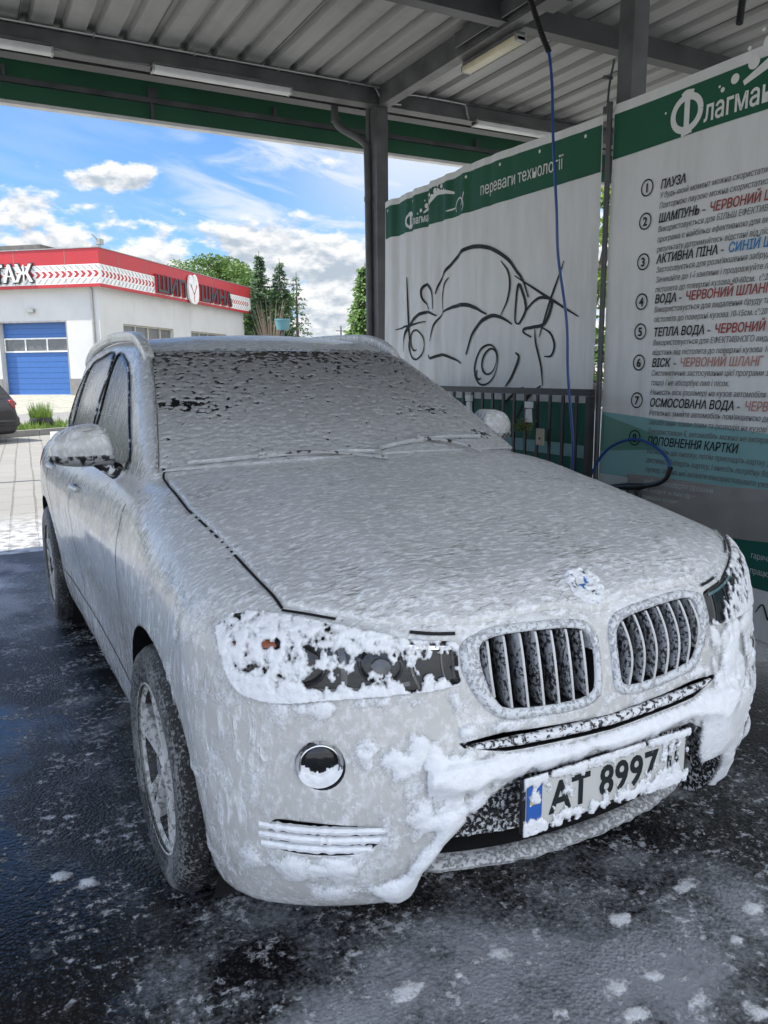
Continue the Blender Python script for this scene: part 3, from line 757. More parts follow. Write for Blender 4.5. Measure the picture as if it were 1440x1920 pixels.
SLIT = [(-.315, .652), (-.16, .641), (0, .632), (.16, .641), (.315, .652), (.43, .648), (.43, .632), (.31, .607), (0, .594), (-.31, .607)]
SLIT = [(-.43, .648) if False else p for p in SLIT]
SLIT = [(-.42, .644), (-.315, .652), (-.16, .641), (0, .632), (.16, .641), (.315, .652), (.42, .644), (.41, .632), (.31, .607), (0, .594), (-.31, .607), (-.41, .632)]
mir = lambda poly: [(-x, z) for x, z in reversed([tuple(q) for q in poly])]
cut = MB()
NSPECK = 0
cut.prism([tuple(q) for q in KID_IN], 'y', -.2, .19); cut.prism(mir(KID_IN), 'y', -.2, .19)
cut.prism(SLIT, 'y', -.2, .11)
cut.prism(INTAKE, 'y', -.2, .22)
for s in (-1, 1):
    si = [tuple(q) for q in SIDE_IN] if s < 0 else mir(SIDE_IN)
    # the side opening runs in along the corner's own direction
    n = len(si); c0 = [(x, -.2, z) for x, z in si]
    Ps = surf_front([q[0] for q in si], [q[1] for q in si])
    c1 = [(x * .985, float(Ps[i][1]) + .05, z) for i, (x, z) in enumerate(si)]
    cut.add(c0 + c1, [tuple(range(n)), tuple(range(2 * n - 1, n - 1, -1))] + [(i, i + n, (i + 1) % n + n, (i + 1) % n) for i in range(n)])
    # round recess of the fog lamp, opening outwards like a dish
    fc = surf_front([s * .712], [.617])[0]; fn = np.array([s * -.0 + s * .36, -.93, 0.0]); fn /= np.linalg.norm(fn)
    ax_u = np.cross([0, 0, 1], fn); ax_u /= np.linalg.norm(ax_u); ax_v = np.array([0, 0, 1.])
    rings = []
    for r, d in ((.0005, .034), (.044, .034), (.053, .006), (.064, -.05), (.0005, -.05)):
        for k in range(28):
            a = 2 * math.pi * k / 28
            rings.append(tuple(fc - fn * d + (ax_u * math.cos(a) + ax_v * math.sin(a)) * r))
    fs = []
    for i in range(4):
        for k in range(28): fs.append((i * 28 + k, i * 28 + (k + 1) % 28, (i + 1) * 28 + (k + 1) % 28, (i + 1) * 28 + k))
    fs += [tuple(range(27, -1, -1)), tuple(range(112, 140))]
    cut.add(rings, fs)
    for ya in (AXF, AXR):
        prof = [(.0005, s * .55), (.395, s * .55), (.395, s * 1.3), (.0005, s * 1.3)]
        cut.lathe(prof, 56, 'x', (0, ya, WR + .012))
cutter = cut.build('cutter', M['black']); cutter.data.materials.append(M['speckled'])
for p_ in cutter.data.polygons:
    c_ = p_.center
    if c_.z < .56 and abs(c_.x) < .53 and c_.y < .4: p_.material_index = 1
bo = body.modifiers.new('cut', 'BOOLEAN'); bo.operation = 'DIFFERENCE'; bo.object = cutter; bo.solver = 'EXACT'; bo.use_self = True
bo.material_mode = 'TRANSFER'
dg = bpy.context.evaluated_depsgraph_get()
newme = bpy.data.meshes.new_from_object(body.evaluated_get(dg))
body.modifiers.clear(); old = body.data; body.data = newme; newme.name = 'body'; bpy.data.meshes.remove(old)
_me = cutter.data; bpy.data.objects.remove(cutter); bpy.data.meshes.remove(_me)

def mirrored(fn):
    for s in (-1, 1): fn(s)
def flip(P, s):
    P = np.array(P, float); P[:, 0] *= -s; return P     # shapes are drawn for the x<0 side
def side_obj(name, P, fs, mat, s, parent=suv, smooth=True):
    P = np.array(P, float)
    if s > 0:
        P = P.copy(); P[:, 0] *= -1; fs = [tuple(reversed(f)) for f in fs]
    o = mesh_obj(name, P, fs, mat, parent, smooth); return o

# bonnet: a panel lying on the shell, its edge dipping into the shut line -------------
SH = [(.732, .283), (.743, .455), (.748, .628), (.753, .753), (.763, .983), (.757, 1.22), (.742, 1.36)]
def bonnet():
    nv, nu = 150, 210; pts = []
    for j in range(nv):
        t = j / (nv - 1)
        for i in range(nu):
            u = 2 * i / (nu - 1) - 1
            au = abs(u)
            yf = float(np.interp(au * .732, [0, .02, .05, .10, .2, .33, .37, .487, .56, .648, .70, .732], [.058, .058, .066, .075, .080, .084, .088, .122, .152, .215, .262, .30]))
            yr = 1.05 + .30 * au ** 2
            y = yf + (yr - yf) * t
            xs = float(np.interp(y, [p[1] for p in SH], [p[0] for p in SH])) - .004
            pts.append((u * xs, y))
    pts = np.array(pts); P = surf_top(pts[:, 0], pts[:, 1]); Nn = fgrad(f_body, P)
    jj, ii = np.divmod(np.arange(len(P)), nu)
    e = np.minimum(np.minimum(ii, nu - 1 - ii) / 1.6, np.minimum(jj, nv - 1 - jj) / 1.6)
    off = np.where(e < .5, -.004, np.where(e < 1.1, .004, .0065))
    off = off + fbm(P * np.array([40, 80, 60]), 3, .6) * .0016 * (e > .5) + fbm(P * 7, 2) * .0015
    P = P + Nn * off[:, None]
    fs = [(j * nu + i, j * nu + i + 1, (j + 1) * nu + i + 1, (j + 1) * nu + i) for j in range(nv - 1) for i in range(nu - 1)]
    return mesh_obj('bonnet', P, fs, M['body'], suv, True)
bonnet()
def gap_piece(*parts):
    g = MB()
    for P, fs in parts: g.add(np.asarray(P).tolist(), fs)
    return g.build('panel_gap', M['void'], suv)
def shut_line(s):
    pieces = []
    yy = [p[1] for p in SH]; xx = [p[0] for p in SH]
    segs = [(.29, .585), (.60, .612), (.632, .642), (.672, .682), (.71, .735), (.752, .775), (.80, .87), (.885, .90), (.93, 1.36)]
    for a, b in segs:
        q = [(s * float(np.interp(t, yy, xx)), float(t)) for t in np.linspace(a, b, max(3, int((b - a) / .04)))]
        pieces.append(strip(q, surf_top, .0030, .0075, 3))
    q = [(s * .742, 1.36), (s * .732, 1.385), (s * .70, 1.392)]
    pieces.append(strip(q, surf_top, .0030, .0075, 4)); gap_piece(*pieces)
mirrored(shut_line)
for s in (-1, 1):
    q = [(s * x, z) for x, z in ((.735, .934), (.69, .929), (.64, .921))]
    gap_piece(strip(q, surf_front, .004, .007, 4))
    q = [(s * x, z) for x, z in ((.50, .893), (.45, .886), (.40, .882))]
    gap_piece(strip(q, surf_front, .004, .008, 4))
    # door joints
    for q in ([(1.40, 1.03), (1.37, .85), (1.37, .6), (1.42, .42)], [(2.56, 1.06), (2.58, .8), (2.58, .55), (2.54, .40)], [(3.62, 1.08), (3.56, .92), (3.36, .75), (3.22, .58)], [(1.36, .405), (2.5, .40), (3.2, .41)]):
        gap_piece(strip(q, lambda a, b, s=s: surf_side(a, b, s), .0015, .006, 8))

# kidney grille --------------------------------------------------------
def kidney(s):
    n = len(KID_IN)
    Po = surf_front(KID_OUT[:, 0], KID_OUT[:, 1]); Pi = surf_front(KID_IN[:, 0], KID_IN[:, 1])
    ring = []
    mid = (KID_OUT + KID_IN) / 2; Pm = surf_front(mid[:, 0], mid[:, 1])
    nf = np.array([0, -1., 0.12])
    L = [Po - nf * .004, Po + nf * .004, Pm + nf * .0085, Pi + nf * .006, Pi - nf * .012, Pi - nf * .06]
    P = np.concatenate(L); fs = []
    for k in range(len(L) - 1):
        for i in range(n): fs.append((k * n + i, k * n + (i + 1) % n, (k + 1) * n + (i + 1) % n, (k + 1) * n + i))
    fr = side_obj('kidney_grille', P, fs, M['chrome'], s); fix_normals(fr)
    side_obj('grille_backing', [(-.39, .125, .65), (-.01, .125, .65), (-.01, .125, .89), (-.39, .125, .89)], [(0, 1, 2, 3)], M['void'], s, fr)
    for k in range(7):
        x0 = -.068 - .0435 * k
        pts = KID_IN; ins = []
        zs = np.linspace(.60, .95, 400); m = inpoly(np.full(400, x0), zs, KID_IN)
        if not m.any(): continue
        z0, z1 = zs[m][0] + .002, zs[m][-1] - .002
        zz = np.linspace(z0, z1, 14); yy = surf_front(np.full(14, x0), zz)[:, 1]
        bow = .010 * np.sin(np.linspace(0, math.pi, 14))
        mb = MB(); vs = []; fsx = []
        for i in range(14):
            y0 = yy[i] - .004 - bow[i]
            xx = x0 - .010 * math.sin(i / 13 * math.pi) * (1 if s < 0 else .6)
            for dx, dy in ((-.004, .0), (.004, .0), (.0065, .014), (.0035, .060), (-.0035, .060), (-.0065, .014)):
                vs.append((xx + dx, y0 + dy, zz[i]))
        for i in range(13):
            for k2 in range(6): fsx.append((i * 6 + k2, i * 6 + (k2 + 1) % 6, (i + 1) * 6 + (k2 + 1) % 6, (i + 1) * 6 + k2))
        fsx += [tuple(range(5, -1, -1)), tuple(range(78, 84))]
        sl = side_obj('slat', vs, fsx, M['slat'], s, fr)
        # bright strip down the slat's front edge
        vs2 = []
        for i in range(14):
            y0 = yy[i] - .0055 - bow[i]; xx = x0 - .010 * math.sin(i / 13 * math.pi) * (1 if s < 0 else .6)
            vs2 += [(xx - .0034, y0 + .001, zz[i]), (xx - .002, y0 - .0015, zz[i]), (xx + .002, y0 - .0015, zz[i]), (xx + .0034, y0 + .001, zz[i])]
        fs2 = [(i * 4 + k2, i * 4 + k2 + 1, (i + 1) * 4 + k2 + 1, (i + 1) * 4 + k2) for i in range(13) for k2 in range(3)]
        for v in vs2: vs.append(v)
        o2 = MB().add(vs2, fs2)
        n0 = len(sl.data.vertices)
        bm = bmesh.new(); bm.from_mesh(sl.data)
        nvv = [bm.verts.new(((v[0] if s < 0 else -v[0]), v[1], v[2])) for v in vs2]
        sl.data.materials.append(M['trim_bright'])
        for q in fs2:
            fc_ = bm.faces.new([nvv[t] for t in q]); fc_.material_index = 1; fc_.smooth = True
        bmesh.ops.recalc_face_normals(bm, faces=bm.faces[:]); bm.to_mesh(sl.data); bm.free()
M['trim_bright'] = simple('pale_slat_edge', (0.66, 0.655, 0.63), 0.3, 0.0, var=0.06)
mirrored(kidney)

# slit under the kidneys, with one bar across it ----------------------
zz = [(x, .622 + .010 * (abs(x) / .3)) for x in np.linspace(-.40, .40, 41)]
Pq = surf_front([a for a, b in zz], [b for a, b in zz])
MB().tube([(p[0], p[1] + .006, p[2] - .007) for p in Pq], [(.0135 + .003 * noise3(np.array([[p[0] * 40, 1., 2.]]))[0]) * (1 - .6 * (abs(p[0]) / .41) ** 4) for p in Pq], 10).build('grille_bar', M['bar'], suv, True)
MB().box(-.42, .42, .106, .108, .58, .66).build('grille_backing', M['void'], suv)

# headlights -----------------------------------------------------------
def headlight(s):
    P, fs = ring_patch(HL, surf_front, .003, 8, -.004)
    hl = side_obj('headlight', P, fs, M['black_gloss'], s)
    def disc(cx, cz, r, off, name, mat, par, n=26, dome=.0):
        P, fs = ring_patch([(cx + r * math.cos(2 * math.pi * k / n), cz + r * .92 * math.sin(2 * math.pi * k / n)) for k in range(n)], surf_front, off, 4, .001)
        return side_obj(name, P, fs, mat, s, par)
    for cx, cz, r in ((-.735, .835, .054), (-.575, .832, .047)):
        ri = disc(cx, cz, r, .0058, 'lamp_ring', M['facet'], hl); disc(cx, cz, r * .90, .0072, 'lamp_lens', M['glass'], ri); disc(cx, cz - .004, r * .45, .0085, 'lamp_lens', M['facet'], ri)
    P, fs = ring_patch(crclosed([(-.848, .862), (-.80, .882), (-.772, .880), (-.768, .866), (-.80, .862), (-.846, .842)], 3), surf_front, .0065, 3, .001)
    side_obj('reflector', P, fs, M['amber'], s, hl)
    P, fs = strip([(-.80, .908), (-.70, .902), (-.60, .885), (-.50, .864), (-.415, .855)], surf_front, .006, .008, 8)
    side_obj('light_strip', P, fs, M['bright'], s, hl)
    for q, wd in (([(-.85, .80), (-.76, .785), (-.64, .782), (-.52, .79)], .010), ([(-.655, .90), (-.648, .84), (-.655, .775)], .014), ([(-.50, .868), (-.512, .82), (-.50, .776)], .006), ([(-.44, .86), (-.445, .82), (-.44, .782)], .004)):
        P, fs = strip(q, surf_front, .0048, wd, 6); side_obj('lamp_facet', P, fs, M['facet'], s, hl)
M['facet'] = simple('lamp_facet', (0.10, 0.10, 0.105), 0.12, 0.6, var=0.3, vscale=40)
M['black_gloss'] = simple('lamp_housing', (0.012, 0.012, 0.013), 0.08, var=0.05)
mirrored(headlight)

# fog lamps --------------------------------------------------------------
def fog(s):
    fc = surf_front([s * .712], [.617])[0]; fn = np.array([s * .36, -.93, 0.0]); fn /= np.linalg.norm(fn)
    u = np.cross([0, 0, 1], fn); u /= np.linalg.norm(u); v = np.array([0, 0, 1.]); n = 32
    def rev(prof, name, mat, par):
        vs = [tuple(fc + fn * d + (u * math.cos(2 * math.pi * k / n) + v * math.sin(2 * math.pi * k / n)) * r) for k in range(n) for r, d in prof]
        m = len(prof); fs = [(k * m + i, k * m + i + 1, ((k + 1) % n) * m + i + 1, ((k + 1) % n) * m + i) for k in range(n) for i in range(m - 1)]
        o = mesh_obj(name, vs, fs, mat, par, True); fix_normals(o); return o
    fl = rev([(.054, -.02), (.055, -.004), (.050, .0), (.046, -.004), (.044, -.02)], 'fog_lamp', M['cap'], suv)
    rev([(.046, -.004), (.0435, -.001), (.041, -.006), (.040, -.018)], 'lamp_ring', M['bright'], fl)
    rev([(.042, -.016), (.034, -.010), (.02, -.006), (.0003, -.0045)], 'lamp_lens', M['glass'], fl)
    # foam sitting in the lower half of the dish and of the lens
    vs = []; fs = []; nr = 16; na = 60
    for j in range(nr):
        for k in range(na):
            a = 2 * math.pi * k / na; r = .052 * (j + .001) / (nr - 1)
            vs.append(fc + (u * math.cos(a) + v * math.sin(a)) * r)
    vs = np.array(vs); rel = (vs - fc); hz = rel[:, 2]
    nn = fbm(vs * 38, 4, .6)
    q = nn * .9 + (-hz - .008) * 24
    q = np.maximum(q, nn * .3 + (np.linalg.norm(rel, axis=1) - .046) * 30 - np.clip(hz + .02, 0, 1) * 60)
    th = np.where(q > 0, .012 * (1 - np.exp(-q / .15)), q * .05)
    vs = vs + fn * (th - .008)[:, None]
    fs = [(j * na + k, j * na + (k + 1) % na, (j + 1) * na + (k + 1) % na, (j + 1) * na + k) for j in range(nr - 1) for k in range(na)]
    mesh_obj('foam_layer', vs, fs, M['foam'], fl, True)
mirrored(fog)

# side openings in the bumper with three slats each ----------------------
def side_opening(s):
    par = None
    for k, z in enumerate((.462, .438, .414)):
        xs = np.linspace(-.826, -.582, 34) if k < 2 else np.linspace(-.822, -.612, 30)
        P = surf_front(xs, np.full(len(xs), z)); Nn = fgrad(f_body, P); P = P - Nn * .006
        pts = [tuple(a) for a in P]
        if s > 0: pts = [(-a, b, c) for a, b, c in pts]
        MB().tube(pts, [.0098 + .0050 * noise3(np.array([[i * .9, k * 3.1, s * 2.]]))[0] for i in range(len(pts))], 8).build('bumper_slat', M['foam'], suv, True)
mirrored(side_opening)

# lower intake: mesh behind, plate in front, skid plate below ---------------
xs = np.linspace(-.51, .51, 60); nz_ = 26; vs = []
for x in xs:
    for z in np.linspace(.365 if abs(x) < .47 else .33, .56, nz_):
        vs.append((x, .040 + .105 * (abs(x) / .51) ** 2.4 + .06 * (.55 - z), z))
vs = np.array(vs)
vs[:, 1] += fbm(vs * 40, 3) * .008
MB().add(vs.tolist(), [(i * nz_ + j, (i + 1) * nz_ + j, (i + 1) * nz_ + j + 1, i * nz_ + j + 1) for i in range(59) for j in range(nz_ - 1)]).build('intake_mesh', M['speckled'], suv, True)
vs = []; prof = [(.034, .296), (.010, .292), (-.002, .284), (-.006, .274), (.000, .263), (.02, .255), (.10, .25), (.12, .25), (.12, .272), (.06, .282)]
xs = np.linspace(-.525, .525, 90)
for x in xs:
    yb = .045 + .30 * abs(x / .525) ** 2.6 * .35 + .03; dz = .028 * abs(x / .525) ** 2 - .012
    w = noise3(np.array([[x * 30, 1.3, 4.]]))[0]
    for i, (dy, z) in enumerate(prof):
        vs.append((x, yb + dy + (.004 * w if 1 <= i <= 5 else 0), z + dz + (.004 * w if 3 <= i <= 5 else 0)))
m = len(prof); fs = [(i * m + k, i * m + (k + 1) % m, (i + 1) * m + (k + 1) % m, (i + 1) * m + k) for i in range(len(xs) - 1) for k in range(m)]
fs += [tuple(range(m - 1, -1, -1)), tuple((len(xs) - 1) * m + k for k in range(m))]
MB().add(vs, fs).build('skid_plate', M['greyfoam'], suv, True)

xs = np.linspace(-.50, .50, 30)
MB().add([(x, .085 + .12 * (abs(x) / .51) ** 2.4 + d, z) for x in xs for d, z in ((0, .30), (.10, .33), (.06, .40))], [(i * 3 + k, i * 3 + k + 1, i * 3 + k + 4, i * 3 + k + 3) for i in range(29) for k in range(2)]).build('intake_floor', M['void'], suv, True)
# number plate -------------------------------------------------------------
PY = -.028
plate = MB().box(-.268, .268, PY, PY + .012, .424, .556, .004).build('number_plate', M['trim'], suv)
MB().box(-.258, .258, PY - .003, PY + .004, .436, .550, .002).build('plate_face', simple('plate_face', (.60, .595, .56), .45, var=.05), plate)
pb = MB().box(-.2575, -.214, PY - .0045, PY, .4365, .5495).build('plate_band', simple('plate_blue', (.03, .12, .42), .4), plate)
MB().box(-.249, -.223, PY - .0055, PY - .001, .496, .509).build('flag', simple('plate_yellow', (.62, .50, .10), .4), pb)

def text_mesh(body_txt, size, ex=.0006, bold=0.0, shear=0.0, spacing=1.0, align='LEFT', res=3):
    """lettering as a mesh in its own x-y plane"""
    cu = bpy.data.curves.new('txt', 'FONT'); cu.body = body_txt; cu.size = size; cu.extrude = ex; cu.offset = bold
    cu.shear = shear; cu.space_character = spacing; cu.align_x = align; cu.resolution_u = res
    o = bpy.data.objects.new('txt', cu); col.objects.link(o)
    dgx = bpy.context.evaluated_depsgraph_get(); me = bpy.data.meshes.new_from_object(o.evaluated_get(dgx))
    V = np.array([v.co[:] for v in me.vertices]) if len(me.vertices) else np.zeros((0, 3)); F = [tuple(p.vertices) for p in me.polygons]
    bpy.data.objects.remove(o); bpy.data.curves.remove(cu); bpy.data.meshes.remove(me)
    return V, F
V, F = text_mesh('AT 8997 II', .102, .0008, .0022, spacing=1.06)
w = V[:, 0].max() - V[:, 0].min(); V[:, 0] = (V[:, 0] - V[:, 0].min()) / w * .425 - .192
mesh_obj('plate_lettering', [(a, PY - .0042 - c, .459 + b * 1.06) for a, b, c in V], F, M['b_black'], plate)

# badge on the bonnet's nose ------------------------------------------------
bc = surf_top([0.], [.112])[0]; bn = fgrad(f_body, bc[None])[0]; bu = np.array([1., 0, 0]); bv = np.cross(bn, bu)
def badge_piece(r0, r1, a0, a1, d0, n=10):
    vs = []; fs = []
    for k in range(n + 1):
        a = a0 + (a1 - a0) * k / n
        for r in (r0, r1): vs.append(tuple(bc + bn * (d0 + .0075) + (bu * math.cos(a) + bv * math.sin(a)) * r))
    fs = [(2 * k, 2 * k + 1, 2 * k + 3, 2 * k + 2) for k in range(n)]
    return vs, fs
mb = MB(); mb.add(*badge_piece(.026, .041, 0, 2 * math.pi, .0025, 40)); bd = mb.build('badge', simple('badge_ring', (.05, .05, .055), .3), suv)
mb = MB(); mb.add(*badge_piece(0, .026, 0, math.pi / 2, .003)); mb.add(*badge_piece(0, .026, math.pi, 1.5 * math.pi, .003)); mb.build('badge_field', M['blue_paint'], bd)
mb = MB(); mb.add(*badge_piece(0, .026, math.pi / 2, math.pi, .003)); mb.add(*badge_piece(0, .026, 1.5 * math.pi, 2 * math.pi, .003)); mb.build('badge_field', M['white'], bd)
vs = []; NR = 44
for i in range(NR):
    for j in range(NR):
        vs.append((bc + bn * .0075 + bu * (i / (NR - 1) - .5) * .115 + bv * (j / (NR - 1) - .5) * .115))
vs = np.array(vs); rr = np.linalg.norm(vs - bc - bn * .0075, axis=1); nn = fbm(vs * 60, 4, .6)
q = nn + .24 - 1.2 * np.maximum(0, rr - .045) / .02 * (rr > .045)
hole = np.exp(-(((vs - bc) @ bu + .018) / .018) ** 2 - (((vs - bc) @ bv - .004) / .014) ** 2)
q = q - .62 * hole
th = np.where(q > 0, .0035 + .006 * (1 - np.exp(-q / .2)), q * .012 - .0)
vs = vs + bn * th[:, None]
mesh_obj('foam_layer', vs, [(i * NR + j, (i + 1) * NR + j, (i + 1) * NR + j + 1, i * NR + j + 1) for i in range(NR - 1) for j in range(NR - 1)], M['foam'], bd, True)

# windscreen and its blanket of foam -------------------------------------------
WS_LO = lambda u: (u * .748, 1.125 + .035 * (1 - u * u))
WS_HI = lambda u: (u * .585, 1.556 + .008 * (1 - u * u))
def ws_point(u, v):
    x0, z0 = WS_LO(u); x1, z1 = WS_HI(u)
    return x0 + (x1 - x0) * v, z0 + (z1 - z0) * v
def ws_grid(nu, nv, off_fn, name, mat, par):
    U, V = np.meshgrid(np.linspace(-1, 1, nu), np.linspace(0, 1, nv)); U = U.ravel(); V = V.ravel()
    x, z = ws_point(U, V)
    A = np.stack([x, np.full_like(x, 2.9), z], -1); B = np.stack([x, np.full_like(x, .3), z], -1)
    P = project(lambda q: f_green(q[:, 0], q[:, 1], q[:, 2]), A, B); Nn = fgrad(lambda q: f_green(q[:, 0], q[:, 1], q[:, 2]), P)
    off = off_fn(P, U, V); P2 = P + Nn * off[:, None]
    idx = np.arange(nu * nv).reshape(nv, nu)
    q = np.stack([idx[:-1, :-1], idx[:-1, 1:], idx[1:, 1:], idx[1:, :-1]], -1).reshape(-1, 4)
    keep = off[q].max(1) > -.003
    o = mesh_obj(name, P2, q[keep], mat, par, True); film(o, (off - .0042)); return o
ws = ws_grid(60, 40, lambda P, U, V: np.where((np.abs(U) > .999) | (V < .001) | (V > .999), -.002, .0042) , 'windscreen', M['glass'], suv)
def ws_foam(P, U, V):
    n = fbm(P * np.array([36, 44, 78]), 4, .6); n2 = fbm(P * 9 + 4.2, 3)
    thr = -.45 + .42 * np.clip(V - .25, 0, 1) + .10 * gs(V, .95, .10) + .10 * n2
    thr = thr + .34 * gs(U, -.88, .14) * gs(V, .50, .04) + .26 * gs(U, -.76, .20) * gs(V, .47, .08) + .35 * gs(U, .62, .2) * gs(V, .36, .05) + .55 * gs(U, .86, .1) * gs(V, .14, .05) + .12 * gs(U, -1.0, .06) + .2 * gs(U, 0, .35) * gs(V, .93, .1)
    q = n - thr
    th = np.where(q > 0, .0058 * (1 - np.exp(-q / .22)) + .0012 * (1 - np.exp(-q / .03)) + .0018 * n, q * .04)
    e = np.minimum(1 - np.abs(U), np.minimum(V, 1 - V)); th = np.where(e < .004, np.minimum(th, -.001), th)
    return th + .0042
ws_grid(330, 190, ws_foam, 'foam_layer', M['screen_soft'], ws)
# black frit edge at the foot of the screen and the rubber lips along the pillars
for s in (-1, 1):
    pts = []
    for v in np.linspace(0, 1, 24):
        x, z = ws_point(s * 1.012, v); P = project(lambda q: f_green(q[:, 0], q[:, 1], q[:, 2]), np.array([[x, 2.9, z]]), np.array([[x, .3, z]]))[0]
        pts.append((P[0], P[1] - .004, P[2] + .006))
    MB().tube(pts, .008, 6).build('screen_seal', M['greyfoam'], suv, True)

# wipers -----------------------------------------------------------------
def wiper(pts, arm):
    Q = []
    for u, v in pts:
        x, z = ws_point(u, v); P = project(lambda q: f_green(q[:, 0], q[:, 1], q[:, 2]), np.array([[x, 2.9, z]]), np.array([[x, .3, z]]))[0]
        Q.append(P)
    Q = np.array(Q); up = np.array([0, -.55, .83])
    Q = np.array([p[:] for p in bez(Q.tolist(), 6)])
    b = MB().tube(Q + up * .016, [.0045] * len(Q), 6).build('wiper', M['cap'], suv, True)
    th = .0085 + .003 * noise3(Q * 30)
    MB().tube((Q + up * .024)[2:-1], th[2:-1], 8).build('foam_layer', M['screen_foam'], b, True)
    a = np.array([p[:] for p in bez(arm, 6)])
    MB().tube(a, .006, 6).build('wiper_arm', M['cap'], b, True)
def wpt(u, v, d=.03):
    x, z = ws_point(u, v); P = project(lambda q: f_green(q[:, 0], q[:, 1], q[:, 2]), np.array([[x, 2.9, z]]), np.array([[x, .3, z]]))[0]
    return tuple(P + np.array([0, -.55, .83]) * d)
wiper([(-.95, .022), (-.75, .025), (-.5, .03), (-.2, .02), (0.0, .0)], [wpt(-.5, .03, .032), wpt(-.25, .0, .034), wpt(0, -.06, .03)])
wiper([(-.05, .01), (.15, .055), (.4, .085), (.62, .09), (.78, .085)], [wpt(.3, .075, .032), wpt(.5, .02, .034), wpt(.62, -.05, .03)])
MB().obox(wpt(-.55, .03, .03), (.03, 0, 0), (0, .006, .004), (0, -.006, .012)).build('wiper_joint', M['greyfoam'], suv)
MB().obox(wpt(.28, .073, .03), (.03, 0, .003), (0, .006, .004), (0, -.006, .012)).build('wiper_joint', M['greyfoam'], suv)

# side glass, pillars, rails ------------------------------------------------
DLO = [[(1.70, 1.115), (2.20, 1.105), (2.60, 1.10), (2.64, 1.30), (2.68, 1.545), (2.45, 1.53), (2.20, 1.45), (1.92, 1.28)],
       [(2.72, 1.10), (3.20, 1.105), (3.56, 1.115), (3.66, 1.30), (3.60, 1.50), (3.2, 1.548), (2.78, 1.552), (2.75, 1.3)],
       [(3.66, 1.12), (4.0, 1.15), (4.16, 1.20), (4.10, 1.32), (3.92, 1.42), (3.68, 1.49), (3.73, 1.32)]]
for s in (-1, 1):
    for dl in DLO:
        o = crclosed(dl, 5)
        P, fs = ring_patch(o, lambda a, b, s=s: surf_side(a, b, s), .0035, 8, -.003)
        g = mesh_obj('side_window', P, fs, M['side_glass'], suv, True); fix_normals(g)
    # rubber lips round the glass
    mb = MB()
    for dl in DLO:
        o = crclosed(dl, 5)
        P = surf_side(o[:, 0], o[:, 1], s); Nn = fgrad(f_body, P); P = P + Nn * .005
        mb.tube([tuple(q) for q in P] + [tuple(P[0])], .0042, 6, cap=False)
    mb.build('window_seal', M['trim'], suv, True)
    ry = np.array([2.13, 2.17, 2.26, 2.42, 2.7, 3.1, 3.5, 3.85, 4.08, 4.16]); rx = np.array([.600, .600, .598, .594, .588, .58, .572, .563, .557, .555])
    rz_ = surf_top(rx, ry)[:, 2] + np.array([-.012, .008, .024, .034, .036, .036, .034, .028, .010, -.012])
    rail = list(zip(rx, ry, rz_))
    pts = bez([(s * a, b, c) for a, b, c in rail], 6)
    vs = []; fs = []; n = 10
    for i, p in enumerate(pts):
        t = (pts[min(i + 1, len(pts) - 1)] - pts[max(i - 1, 0)]).normalized(); sx = Vector((1, 0, 0)); nu_ = sx.cross(t).normalized()
        wig = .002 * noise3(np.array([[p.y * 14, 2.2, s]]))[0]
        for k in range(n):
            a = 2 * math.pi * k / n; ca, sa = math.cos(a), math.sin(a)
            vs.append(p + sx * math.copysign(abs(ca) ** .6, ca) * (.023 + wig) + nu_ * math.copysign(abs(sa) ** .6, sa) * .024)
    for i in range(len(pts) - 1):
        for k in range(n): fs.append((i * n + k, i * n + (k + 1) % n, (i + 1) * n + (k + 1) % n, (i + 1) * n + k))
    fs += [tuple(range(n)), tuple(range((len(pts) - 1) * n, len(pts) * n))]
    MB().add(vs, fs).build('roof_rail', M['body'], suv, True)

